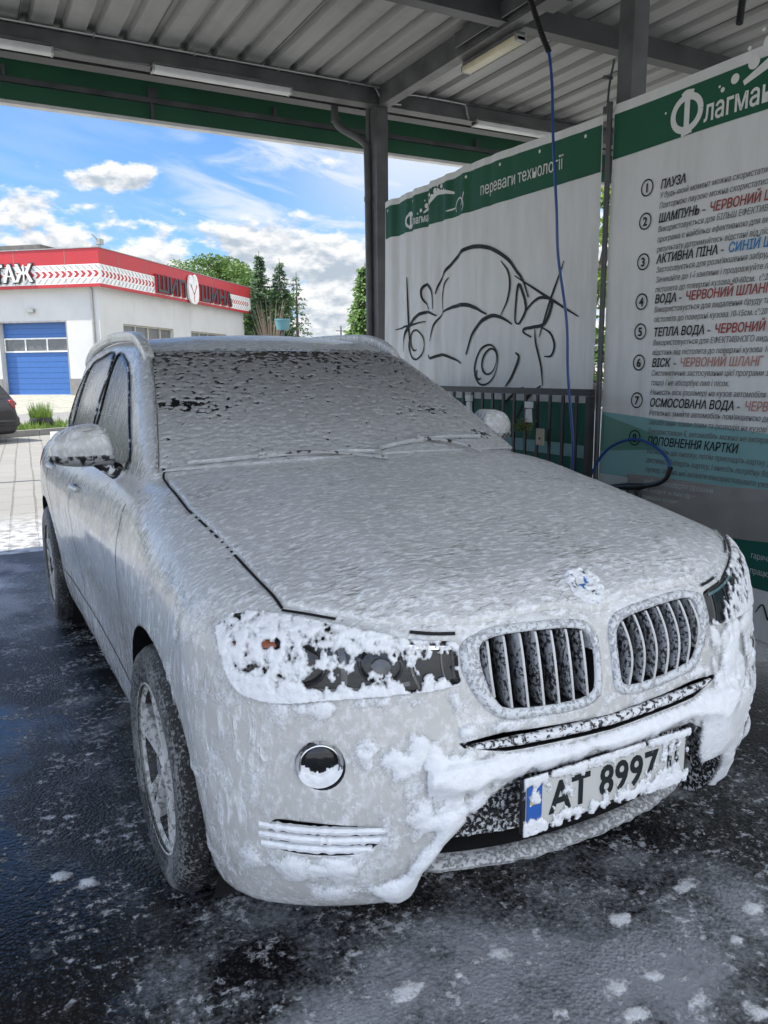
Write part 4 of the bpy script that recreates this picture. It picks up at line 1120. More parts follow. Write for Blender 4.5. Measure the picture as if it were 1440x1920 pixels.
# door mirrors -----------------------------------------------------------------
def mirror(s):
    def fm(P):
        x = -s * P[:, 0] if s < 0 else P[:, 0]; x = np.abs(P[:, 0]); y, z = P[:, 1], P[:, 2]
        xc = .900; a = np.where(x > xc, .158, .062)
        top = 1.280 + 0 * x
        e = (np.abs((x - xc) / a) ** 2.3 + np.abs((z - 1.165) / np.maximum(top - 1.165, .02)) ** 2.2 * (z > 1.165)) ** .5 - 1
        e = e * .09
        front = (1.71 + .035 * ((z - 1.2) / .08) ** 2 + .07 * np.clip((x - .93) / .12, 0, 1.2) ** 2) - y
        f = smax(e, front, .03); f = smax(f, y - 1.83, .012); return smax(f, 1.135 + .012 * np.clip((x - .95) / .1, 0, 1) - z, .02)
    A, B, q = cage((36, 24, 28), (s * .95 - .25, 1.55, 1.0), (s * .95 + .25, 2.0, 1.42), (s * .95 - .015, 1.765, 1.19), (s * .95 + .015, 1.785, 1.21))
    P = project(fm, A, B); Nn = fgrad(fm, P); P = P + Nn * (fbm(P * 30, 3) * .0016)[:, None]
    mm = mesh_obj('door_mirror', P, q, M['body'], suv, True); fix_normals(mm)
    # dark cap under the housing
    def fl(P):
        x = np.abs(P[:, 0]); y, z = P[:, 1], P[:, 2]
        e = (np.abs((x - .945) / .113) ** 3) ** .5 * .09 - .09
        zt = 1.168; zb = 1.122 + .016 * np.clip((x - .93) / .12, 0, 1) ** 2
        front = (1.715 + .07 * np.clip((x - .93) / .12, 0, 1.2) ** 2 + .05 * ((z - 1.165) / .04) ** 2) - y
        f = smax(e, front, .02); f = smax(f, y - 1.825, .01); f = smax(f, z - zt, .004); return smax(f, zb - z, .012)
    A, B, q = cage((36, 20, 12), (s * .95 - .25, 1.55, 1.08), (s * .95 + .25, 2.0, 1.21), (s * .95 - .015, 1.768, 1.144), (s * .95 + .015, 1.785, 1.15))
    P = project(fl, A, B); P[:, 1] -= .003
    lc = mesh_obj('mirror_cap', P, q, M['cap'], mm, True); fix_normals(lc)
    ms = MB().obox((s * .945, 1.833, 1.20), (.098, 0, 0), (0, .002, 0), (0, 0, .055)).build('mirror_glass', M['bright'], mm)
    MB().tube([(s * .82, 1.80, 1.095), (s * .85, 1.79, 1.115), (s * .885, 1.775, 1.14), (s * .91, 1.77, 1.16)], [.034, .030, .028, .03], 10).build('mirror_arm', M['trim'], mm, True)
mirrored(mirror)

# door handles, tail lamps ----------------------------------------------------------
for s in (-1, 1):
    for y0 in (2.34, 3.30):
        P = surf_side(np.linspace(y0, y0 + .19, 10), np.full(10, .955), s); Nn = fgrad(f_body, P)
        bow = .026 * np.sin(np.linspace(.12, math.pi - .12, 10)) + .004
        MB().tube((P + Nn * bow[:, None]).tolist(), .0125, 8).build('door_handle', M['body'], suv, True)
    P, fs = ring_patch(crclosed([(4.20, .98), (4.38, .99), (4.47, .97), (4.48, .86), (4.38, .84), (4.22, .90)], 4), lambda a, b, s=s: surf_side(a, b, s), .004, 5, -.003)
    tl = mesh_obj('tail_lamp', P, fs, M['red_lens'], suv, True); fix_normals(tl)

# wheels -------------------------------------------------------------------------
def wheel(s, ya, steer=0.0):
    root = Matrix.Translation((s * .815, ya, WR)) @ Matrix.Rotation(steer, 4, 'Z')
    mb = MB()
    prof = [(.235, .115), (.252, .122), (.30, .126), (.328, .118), (.344, .098), (.351, .07)]
    # grooved tread
    for k, h in enumerate((.062, .058, .022, .018, -.018, -.022, -.058, -.062)):
        prof.append((.352 if k % 4 in (0, 3) else .344, h))
    prof += [(.351, -.07), (.344, -.098), (.328, -.118), (.30, -.126), (.252, -.122), (.235, -.115)]
    mb.lathe([(r, h * s) for r, h in prof], 72, 'x')
    w = mb.build('wheel', M['tyre'], suv, True); w.data.transform(root)
    r = MB().lathe([(.222, .098 * s), (.212, .06 * s), (.205, -.10 * s)], 60, 'x'); ba = r.build('rim_barrel', M['barrel'], w, True); ba.data.transform(root)
    r = MB(); r.lathe([(.236, .118 * s), (.243, .118 * s), (.244, .110 * s), (.226, .104 * s), (.222, .099 * s)], 60, 'x')
    for k in range(5):
        for d in (-.155, .155):
            a = 2 * math.pi * k / 5 + .3; ao = a + d * 1.05; ai = a + d * .55
            pin = Vector((.092 * s, .045 * math.cos(ai), .045 * math.sin(ai))); pout = Vector((.108 * s, .228 * math.cos(ao), .226 * math.sin(ao)))
            mid_ = (pin + pout) / 2 + Vector((-.006 * s, 0, 0)); dr = (pout - pin); tt = Vector((0, -dr.z, dr.y)).normalized()
            L = dr.length / 2
            vs = []
            for t, wd in ((-1, .017), (0, .0135), (1, .020)):
                c = mid_ + dr / 2 * t + Vector((.008 * s * (abs(t) - 1) * -1 * 0, 0, 0))
                vs += [c + tt * wd + Vector((-.004 * s, 0, 0)), c + tt * wd * .5 + Vector((.009 * s, 0, 0)), c - tt * wd * .5 + Vector((.009 * s, 0, 0)), c - tt * wd + Vector((-.004 * s, 0, 0)), c - tt * wd * .8 - Vector((.035 * s, 0, 0)), c + tt * wd * .8 - Vector((.035 * s, 0, 0))]
            fs = [(i * 6 + q, i * 6 + (q + 1) % 6, (i + 1) * 6 + (q + 1) % 6, (i + 1) * 6 + q) for i in range(2) for q in range(6)] + [tuple(range(5, -1, -1)), tuple(range(12, 18))]
            r.add(vs, fs)
    r.lathe([(.0003, .106 * s), (.03, .106 * s), (.036, .10 * s), (.058, .097 * s), (.066, .085 * s), (.068, .03 * s)], 30, 'x')
    rm = r.build('rim', M['rim'], w, True); rm.data.transform(root)
    hub = MB().lathe([(.0003, .108 * s), (.026, .108 * s), (.029, .104 * s)], 24, 'x').build('hub_cap', M['slat'], w, True); hub.data.transform(root)
    bk = MB().lathe([(.0003, -.06 * s), (.16, -.06 * s), (.165, -.04 * s), (.165, -.03 * s), (.0003, -.028 * s)], 40, 'x').build('brake_disc', M['steel_dark'], w, True); bk.data.transform(root)
for s in (-1, 1):
    wheel(s, AXF, 0.0); wheel(s, AXR)
for s in (-1, 1):
    for ya in (AXF, AXR):
        mb = MB(); mb.lathe([(.393, s * .56), (.393, s * .86)], 40, 'x', (0, ya, WR + .012))
        mb.lathe([(.0005, s * .56), (.393, s * .56)], 40, 'x', (0, ya, WR + .012))
        mb.build('arch_liner', M['void'], suv, True)

# thick foam lying on the nose, hanging in drips -----------------------------------------
def nose_foam():
    na, nz = 520, 150
    th = np.linspace(-math.radians(84), math.radians(84), na); zz = np.linspace(.262, .932, nz)
    T, Z = np.meshgrid(th, zz); T = T.ravel(); Z = Z.ravel()
    A = np.stack([.25 * np.sin(T), 1.0 - .2 * np.cos(T), Z], -1); B = np.stack([1.9 * np.sin(T), 1.0 - 1.6 * np.cos(T), Z], -1)
    P = project(f_body, A, B); Nn = fgrad(f_body, P); x, y, z = P.T; ax = np.abs(x)
    n = fbm(P * np.array([13, 13, 10]) + 3.3, 4, .52); n2 = fbm(P * np.array([34, 34, 26]) + 9.1, 4, .6); nd = fbm(P * np.array([22, 22, 5]) + 1.7, 3)
    big = fbm(P * 5.5 + 7.7, 3)
    thr = .10 - .10 * gs(ax, .84, .12)
    amp = np.full(len(P), .008)
    def add(w, dthr, damp):
        nonlocal thr, amp
        thr = thr - w * dthr; amp = amp + w * damp
    add(gs(z, .625, .17) * gs(ax, .52, .19), .20, .007)             # blobs between fog lamp and grille
    add(gs(z, .575, .028) * (ax < .50), .75, .012)                  # ledge above the plate
    add(gs(z, .745, .022) * gs(ax, .66, .20), .30, .002)            # lip below the headlight
    dl = np.abs((ax - .43) + (z - .50) * .42)                       # cascade running down the intake's shoulder
    add(gs(dl, 0, .055) * (z < .60) * (z > .26), .55, .012)
    add(gs(z, .375, .035) * gs(ax, .70, .14), .42, .006)            # below the side opening
    add(gs(z, .30, .03) * gs(ax, .58, .10), .5, .006)
    add(gs(z, .672, .016) * (ax < .42), .30, .001)                  # foot of the kidneys
    add((x > .40) * gs(z, .62, .25), .16, .003)                     # the far corner is more thickly coated
    add(gs(z, .84, .06) * gs(ax, .88, .06), .10, .001)
    bridge = (x > .335) * (z > .40) * (z < .56) * (x < .60); thr = thr - .75 * bridge
    q = n * .85 + n2 * .13 + nd * .22 + big * .30 - thr
    t = np.where(q > 0, amp * 1.3 * (1 - np.exp(-q / .30)) + .0014 * n2 * np.clip(q * 4, 0, 1), q * .05)
    # openings stay open, their rims clogged
    def hole(poly, grow, both=True):
        nonlocal t
        c = np.mean(np.array(poly), 0); pg = [tuple(c + (np.array(p) - c) * grow) for p in poly]
        sd = polydist(x, z, pg)
        if both: sd = np.minimum(sd, polydist(-x, z, pg))
        sd = np.where(Nn[:, 1] < -.15, sd, 9.0)
        t = np.minimum(t, np.where(sd > 0, np.sqrt(np.maximum(sd, 0) * .010) * 1.2 + .0004, np.maximum(sd * .45, -.02)))
    hole(KID_OUT.tolist(), 1.0); hole(SIDE_IN.tolist(), .99); hole(SLIT, .97); hole(HL.tolist(), .97)
    ik = [(a, b) for a, b in INTAKE]; ik = ik[:5] + [(.515, .10), (.505, .335), (.47, .395), (.36, .405), (.325, .47), (.30, .54)]; hole(ik, .985, False)
    fog_d = np.sqrt((ax - .712) ** 2 + (z - .617) ** 2); t = np.where(fog_d < .060, -.03, t)
    for ya in (AXF,):
        t = np.where((np.sqrt((y - ya) ** 2 + (z - WR - .012) ** 2) < .40) & (ax > .5), -.03, t)
    P2 = P + Nn * t[:, None]
    idx = np.arange(na * nz).reshape(nz, na); q4 = np.stack([idx[:-1, :-1], idx[:-1, 1:], idx[1:, 1:], idx[1:, :-1]], -1).reshape(-1, 4)
    keep = (t[q4].max(1) > -.009)
    film(mesh_obj('foam_layer', P2, q4[keep], M['foam_soft'], body, True), t)
nose_foam()
def lamp_foam(s):
    nx, nz = 250, 100
    X, Z = np.meshgrid(np.linspace(-.885, -.395, nx), np.linspace(.74, .94, nz)); X = X.ravel(); Z = Z.ravel()
    P = surf_front(X, Z); Nn = fgrad(f_body, P)
    W_ = P + np.array([s * 3.0, 0, 0]); n = fbm(W_ * np.array([46, 46, 34]), 3, .55); n1 = fbm(W_ * 10, 3)
    thr = -.24 + .10 * gs(Z, .83, .035) - .35 * gs(Z, .752, .025) - .12 * gs(X, -.80, .06)
    if s < 0:
        for cx, cz, wx, wz, a in ((-.46, .822, .035, .026, .75), (-.515, .79, .022, .022, .55), (-.585, .835, .035, .018, .45), (-.70, .80, .03, .016, .5), (-.79, .876, .045, .016, .35), (-.635, .80, .02, .013, .4), (-.43, .80, .02, .02, .3), (-.69, .865, .03, .012, .3)):
            thr = thr + a * gs(X, cx, wx) * gs(Z, cz, wz)
    else:
        thr = thr + .55 * gs(X, -.44, .06) * gs(Z, .83, .04) + .3 * gs(Z, .88, .03)
    q = n * .7 + n1 * .45 - thr
    t = np.where(q > 0, .0060 * (1 - np.exp(-q / .25)) + .0095 + .0016 * n, q * .06 + .0060)
    ins = inpoly(X, Z, [tuple(a) for a in HL]); c = HL.mean(0)
    ins2 = inpoly(X, Z, [tuple(c + (a - c) * 1.035) for a in HL])
    t = np.where(ins2, t, -.012); t = np.where(ins2 & ~ins, np.minimum(t, .006), t)
    P2 = P + Nn * t[:, None]; idx = np.arange(nx * nz).reshape(nz, nx)
    q4 = np.stack([idx[:-1, :-1], idx[:-1, 1:], idx[1:, 1:], idx[1:, :-1]], -1).reshape(-1, 4)
    keep = (t[q4].max(1) > .0) & (Nn[q4[:, 0]][:, 1] < -.12)
    film(side_obj('foam_layer', P2, [tuple(a) for a in q4[keep]], M['foam_plate'], s, [o for o in suv.children if o.name.startswith('headlight')][0 if s < 0 else 1]), (t - .0062) * .9)
mirrored(lamp_foam)
# foam over the number plate, thickest along its lower edge and over the ends of the characters
nx, nz = 300, 90
X, Z = np.meshgrid(np.linspace(-.275, .275, nx), np.linspace(.420, .572, nz)); X = X.ravel(); Z = Z.ravel()
P = np.stack([X, np.full_like(X, PY - .003), Z], -1); n = fbm(P * np.array([45, 1, 30]) + 2.2, 4, .6); n1 = fbm(P * 12, 3)
thr = .12 - .50 * gs(Z, .440, .018) - .42 * gs(Z, .557, .013) - .24 * gs(X, .18, .07) - .10 * gs(X, -.235, .03)
thr = thr + .2 * gs(X, .02, .13) * gs(Z, .507, .03)
q = n * .8 + n1 * .35 - thr
t = np.where(q > 0, .007 * (1 - np.exp(-q / .25)) + .0025 * (1 - np.exp(-q / .03)), q * .05)
t = np.where((np.abs(X) > .268) | (Z < .423) | (Z > .568), np.minimum(t, -.004), t)
P[:, 1] -= t; idx = np.arange(nx * nz).reshape(nz, nx); q4 = np.stack([idx[:-1, :-1], idx[:-1, 1:], idx[1:, 1:], idx[1:, :-1]], -1).reshape(-1, 4)
film(mesh_obj('foam_layer', P, q4[t[q4].max(1) > -.002], M['foam_plate'], plate, True), t)
plate.location.x -= .022; plate.location.z -= .011
# ---------------------------------------------------------------- ground
def sheet(name, x0, x1, y0, y1, z, mat, nx=1, ny=1):
    xs = np.linspace(x0, x1, nx + 1); ys = np.linspace(y0, y1, ny + 1)
    vs = [(x, y, z) for y in ys for x in xs]
    fs = [(j * (nx + 1) + i, j * (nx + 1) + i + 1, (j + 1) * (nx + 1) + i + 1, (j + 1) * (nx + 1) + i) for j in range(ny) for i in range(nx)]
    return tag(mesh_obj(name, vs, fs, mat), kind='structure')
sheet('ground', -900, 900, -900, 900, -.012, M['ground'])
sheet('pavement', -40, 40, -30, 26, -.004, M['pavers'])
sheet('drain', -40, 40, 10.56, 10.64, -.001, M['steel_dark'])
sheet('asphalt', -14, 14, -3.0, 5.72, 0, M['asphalt'])

# curds of foam lying on the asphalt: a thickness field, kept only where foam is left
BLOBS = [(-0.531, 0.098, 0.035), (0.065, -0.255, 0.05), (0.162, -0.345, 0.04), (-0.075, -0.132, 0.03), (0.035, -0.145, 0.026), (0.114, 0.04, 0.034), (0.359, 0.048, 0.042), (0.458, -0.103, 0.03), (-0.123, 0.12, 0.022), (-1.207, 0.989, 0.03), (-1.129, 0.912, 0.03), (0.842, 0.445, 0.03), (-0.101, -0.208, 0.03), (-0.259, 0.1, 0.024), (0.322, -0.157, 0.022), (-0.23, -0.128, 0.025), (-0.382, 0.086, 0.02)]
def ground_foam():
    mb_v = []; mb_f = []; base = 0
    for (x0, x1, y0, y1, res, sd) in ((-1.25, 2.05, -.90, .36, .0055, 0.0), (-2.1, -.93, -.30, 2.8, .008, 5.0), (.95, 2.15, .36, 1.9, .009, 9.0)):
        xs = np.arange(x0, x1, res); ys = np.arange(y0, y1, res); X, Y = np.meshgrid(xs, ys); nx, ny = len(xs), len(ys); X = X.ravel(); Y = Y.ravel()
        Z0 = np.zeros_like(X) + sd
        P = np.stack([X, Y, Z0], 1)
        reg = fbm(P * np.array([2.1, 2.1, 1]), 3) ; mid = fbm(P * np.array([11, 13, 1]) + 3, 4, .6); fine = fbm(P * np.array([46, 52, 1]) + 8, 3, .6)
        dx = np.maximum(np.abs(X) - .86, 0); dy = np.maximum(-Y + .02, 0); dist = np.hypot(dx, dy)
        near = np.exp(-(dist / .55) ** 2)
        big = mid + .10 * fine + .38 * reg - .37 - .03 * near
        for (bx, by, br_) in BLOBS:
            wob = np.maximum(.45, 1 + 1.5 * mid + .5 * fine + .25 * reg); ex = 1.0 + .8 * ((bx * 37.7) % 1); big = np.maximum(big, .50 * np.exp(-(((X - bx) ** 2 + (Y - by) ** 2 * ex) / (br_ * 1.1 * wob) ** 2)) - .17 + .25 * mid + .10 * fine)
        spk = fine + .60 * reg + .30 * mid - .80 + .16 * near
        h = np.maximum(np.where(big > 0, .0075 * (1 - np.exp(-big / .30)), big * .02), np.where(spk > 0, .0026 * (1 - np.exp(-spk / .08)), spk * .02))
        idx = np.arange(nx * ny).reshape(ny, nx); q = np.stack([idx[:-1, :-1], idx[:-1, 1:], idx[1:, 1:], idx[1:, :-1]], -1).reshape(-1, 4)
        q = q[h[q].max(1) > 0]
        used, inv = np.unique(q, return_inverse=True); q = inv.reshape(-1, 4) + base
        V = np.stack([X, Y, h + .0006], 1)[used]; mb_v.append(V); mb_f.append(q); base += len(V)
    V = np.concatenate(mb_v); o = mesh_obj('foam_clots', V, np.concatenate(mb_f), M['foam_ground'], None, True); film(o, V[:, 2] - .0006)
    tag(o, 'curds of white soap foam scattered over the wet asphalt round the car', 'foam', kind='stuff')
ground_foam()

# ---------------------------------------------------------------- canopy
XL, XR, YF, YB = -9.0, 10.0, -2.2, 6.36
BZ0, BZ1, BY = 3.785, 3.935, 5.30
canopy = tag(empty('canopy', (2.2, 5.3, 0)), 'grey steel canopy with ribbed sheet roof and green fascia over the wash bays', 'canopy')
prof = []; x = XL; pitch = .2265
while x < XR:
    prof += [(x, BZ1 + .006), (x + .142, BZ1 + .006), (x + .164, BZ1 + .050), (x + .2045, BZ1 + .050)]; x += pitch
ys = [YF, 0.4, 3.4, 5.70]; vs = [(a, y, b) for y in ys for a, b in prof]; m = len(prof)
MB().add(vs, [(j * m + i, j * m + i + 1, (j + 1) * m + i + 1, (j + 1) * m + i) for j in range(3) for i in range(m - 1)]).build('roof_sheet', M['sheet'], canopy)
mb = MB()
for k in range(-8, 10):
    xx = XL + pitch * 4 * (k + 9) + .137
    mb.box(xx, xx + .005, YF, 5.6, BZ1 + .0015, BZ1 + .0055)
mb.build('sheet_lap', M['steel_dark'], canopy)
MB().box(XL, XR, BY, BY + .10, BZ0, BZ1).build('beam', M['steel'], canopy)
MB().box(XL, XR, BY - .025, BY, BZ0, BZ0 + .012).box(XL, XR, BY - .025, BY, BZ1 - .012, BZ1).build('beam_flange', M['steel'], canopy)
MB().box(XL, XR, 3.40, 3.50, 3.79, BZ1).build('beam', M['steel_dark'], canopy)
MB().box(XL, XR, 0.6, 0.7, 3.79, BZ1).build('beam', M['steel_dark'], canopy)
MB().box(XL, XR, -2.1, -2.0, 3.72, BZ1).build('beam', M['steel_dark'], canopy)
MB().box(2.2, 2.30, YF, BY - .028, 3.775, BZ1 - .002).build('rafter', M['steel'], canopy)
for xx in (-3.2, 7.6):
    MB().box(xx, xx + .10, YF, BY - .028, 3.775, BZ1 - .002).build('rafter', M['steel'], canopy)
FY = 6.40
MB().box(XL, XR, FY, FY + .03, 3.72, 4.75).build('fascia', M['green'], canopy)
MB().box(XL, XR, 5.30, FY - .001, 4.72, 4.75).build('sun_block_cover', M['white'], canopy)  # unseen cover, added to keep sunlight out of the gap behind the fascia
MB().box(XL, XR, 5.30, 5.33, 4.0, 4.719).build('attic_wall', M['green'], canopy)
MB().box(XL, XR, FY - .05, FY + .035, 3.690, 3.718).build('fascia_lip', M['white'], canopy)
MB().box(XL, XR, FY - .045, FY - .001, 3.862, 3.905).build('fascia_rail', M['steel'], canopy)
for xx in np.arange(-7.9, 9.8, 1.19):
    wd = .085 if int(round((xx + 7.9) / 1.19)) % 2 else .03
    MB().box(xx, xx + wd, FY - .052, FY - .003, 3.906, BZ1 + .055).build('fascia_post', M['steel'], canopy)
    if wd > .05: MB().box(xx + .02, xx + .045, FY - .05, FY - .003, 3.719, 3.861).build('fascia_bracket', M['steel'], canopy)
MB().box(XL, XR, 5.62, 5.76, 3.84, 3.93).build('gutter', M['steel_dark'], canopy)
for xx, yy, top in ((2.19, 5.30, BZ0 - .002), (2.235, 2.27, BZ1 - .004), (-9.0, 5.3, BZ0 - .002), (7.6, 5.3, BZ0 - .002), (-9.0, -2.1, 3.7), (2.235, -2.1, 3.7), (7.6, -2.1, 3.7)):
    MB().box(xx, xx + .115, yy, yy + .115, .012, top).box(xx - .06, xx + .175, yy - .06, yy + .175, .0, .012).build('post', M['steel'], canopy)
MB().box(2.20, 2.29, 5.47, 5.53, 2.2, BZ0 + .1).build('post_stub', M['steel'], canopy)
dp = MB().tube(bez([(1.95, 5.66, 3.86), (1.95, 5.65, 3.74), (1.99, 5.62, 3.66), (2.12, 5.52, 3.56), (2.165, 5.46, 3.49), (2.168, 5.44, 3.38), (2.168, 5.43, 2.5), (2.168, 5.43, .02)], 6), .034, 12)
for z in (3.02, 1.6, .6): dp.lathe([(.034, z - .02), (.040, z - .02), (.040, z + .02), (.034, z + .02)], 14, 'z', (2.168, 5.43, 0))
dp.lathe([(.034, 3.71), (.041, 3.71), (.041, 3.75), (.034, 3.75)], 14, 'z', (1.95, 5.65, 0))
tag(dp.build('drainpipe', M['steel'], None, True), 'grey drainpipe bending from the gutter to the back post', 'pipe')
# electric conduit on the beam
c1 = MB().tube(bez([(-9, 5.262, 3.928), (0, 5.262, 3.928), (2.10, 5.262, 3.926), (2.16, 5.262, 3.915), (2.22, 5.262, 3.84), (2.30, 5.262, 3.815), (2.42, 5.262, 3.815)], 5), .009, 6)
for xx in (-.2, .55, 1.25, 1.9): c1.box(xx, xx + .014, 5.25, 5.276, 3.91, 3.942)
tag(c1.build('conduit', M['galv'], None, True), 'thin grey electric conduit clipped along the beam left of the back post', 'conduit')
c2 = MB().tube(bez([(2.45, 5.262, 3.90), (2.6, 5.262, 3.915), (3.06, 5.262, 3.915), (3.12, 5.262, 3.90), (3.14, 5.262, 3.83), (3.16, 5.262, 3.79)], 5), .009, 6)
for xx in (2.7, 2.95): c2.box(xx, xx + .014, 5.25, 5.276, 3.90, 3.93)
tag(c2.build('conduit', M['galv'], None, True), 'short conduit right of the back post dropping to a tube lamp', 'conduit')

def tube_lamp(x0, x1, y, z, label, along='x', mat='lamp_white', group='tube lamps under the canopy beam'):
    L = x1 - x0; r = tag(empty('tube_lamp', ((x0 + x1) / 2, y, z) if along == 'x' else (y, (x0 + x1) / 2, z)), label, 'lamp', group)
    def B(a, b, c, d, e, f, bv): return MB().box(a, b, c, d, e, f, bv) if along == 'x' else MB().box(c, d, a, b, e, f, bv)
    B(x0, x1, y - .045, y + .045, z - .035, z + .012, .014).build('diffuser', M[mat], r, True)
    B(x0 + .01, x1 - .01, y - .04, y + .04, z + .013, z + .035, .004).build('lamp_body', M['steel'], r)
    for e in (x0, x1): B(min(e, e + (.02 if e == x0 else -.02)), max(e, e + (.02 if e == x0 else -.02)), y - .048, y + .048, z - .037, z + .014, .008).build('end_cap', M['galv'], r)
tube_lamp(-1.62, -.49, 5.20, 3.755, 'white tube lamp under the beam, cut off by the left edge of the photo')
tube_lamp(.20, 1.335, 5.20, 3.755, 'white tube lamp under the beam, between the left edge and the drainpipe')
tube_lamp(3.17, 4.30, 5.20, 3.755, 'white tube lamp under the beam, just over the cartoon banner')
tube_lamp(3.42, 4.10, 2.33, 3.735, 'yellowed tube lamp hung beside the rafter near the hose boom', 'y', 'lamp_yellow')
# cable bundle between the lamps
tag(MB().tube(bez([(-.48, 5.21, 3.775), (-.3, 5.23, 3.765), (-.05, 5.2, 3.755), (.18, 5.22, 3.765)], 6), .006, 5).tube(bez([(-.4, 5.22, 3.77), (-.1, 5.24, 3.772), (.19, 5.2, 3.77)], 6), .004, 5).build('lamp_cable', M['galv'], None, True), 'slack cables running between the two left tube lamps', 'cable')

# ---------------------------------------------------------------- banners
WX = 2.20
def fold_left(y, z):
    y = np.asarray(y, float); z = np.asarray(z, float)
    a = np.clip((y - 3.0) / 1.4, .12, 1) * np.clip((z - .6) / 1.6, .35, 1)
    return a * (.011 * np.sin(y * 27 + .5 * np.sin(z * 1.3)) + .008 * np.sin(y * 15.3 + 1.1 + .3 * z) + .005 * np.sin(y * 49 + z)) + .012 * np.sin(y * 2.2 + z * 1.1)
def fold_right(y, z):
    y = np.asarray(y, float); z = np.asarray(z, float)
    return .006 * np.sin(y * 5 + z) + .004 * np.sin(z * 4 + y)
def wall_sheet(name, mat, fold, y0, y1, zlo, zhi, off, par, ny=None, nz=14):
    """sheet of the banner between two height curves"""
    ny = ny or max(8, int((y1 - y0) / .018)); vs = []
    for y in np.linspace(y0, y1, ny):
        a, b = (zlo(y) if callable(zlo) else zlo), (zhi(y) if callable(zhi) else zhi)
        for k in range(nz + 1):
            z = a + (b - a) * k / nz; vs.append((WX - off + float(fold(y, z)), y, z))
    m = nz + 1; fs = [(i * m + k, i * m + k + 1, (i + 1) * m + k + 1, (i + 1) * m + k) for i in range(ny - 1) for k in range(nz)]
    return mesh_obj(name, vs, fs, mat, par, True)
def wall_text(txt, y, z, size, mat, par, fold, name='lettering', bold=.0, shear=0.0, sx=1.0, off=.006, spacing=1.0):
    """writing on the banner: reading direction runs towards the camera"""
    V, F = text_mesh(txt, size, .0004, bold, shear, spacing)
    if not len(V): return None
    yy = y - V[:, 0] * sx; zz = z + V[:, 1]
    xx = WX - off + fold(yy, zz) - V[:, 2]
    return mesh_obj(name, np.stack([xx, yy, zz], 1), F, mat, par)
def wall_stroke(pts, wmax, mat_mb, fold, off=.0055, n=8, taper=True):
    q = bez([(a, b, 0) for a, b in pts], n); m = len(q); vs = []
    for i, p in enumerate(q):
        t = (q[min(i + 1, m - 1)] - q[max(i - 1, 0)]); t = t.normalized() if t.length > 1e-9 else Vector((1, 0, 0))
        nn = Vector((-t.y, t.x, 0)); s = i / (m - 1); w = wmax * ((.35 + .65 * math.sin(math.pi * min(1, max(0, s * .94 + .03)))) if taper else 1)
        for k in (-.5, .5):
            c = p + nn * w * k; vs.append((WX - off + float(fold(c.x, c.y)), c.x, c.y))
    mat_mb.add(vs, [(2 * i, 2 * i + 1, 2 * i + 3, 2 * i + 2) for i in range(m - 1)])
def wall_disc(mb, y, z, r, fold, off=.0055, hole=0.0, n=22):
    vs = []
    for k in range(n):
        a = 2 * math.pi * k / n
        for rr in (hole, r):
            yy, zz = y + rr * math.cos(a), z + rr * math.sin(a); vs.append((WX - off + float(fold(yy, zz)), yy, zz))
    mb.add(vs, [(2 * k, 2 * k + 1, (2 * k + 3) % (2 * n), (2 * k + 2) % (2 * n)) for k in range(n)])

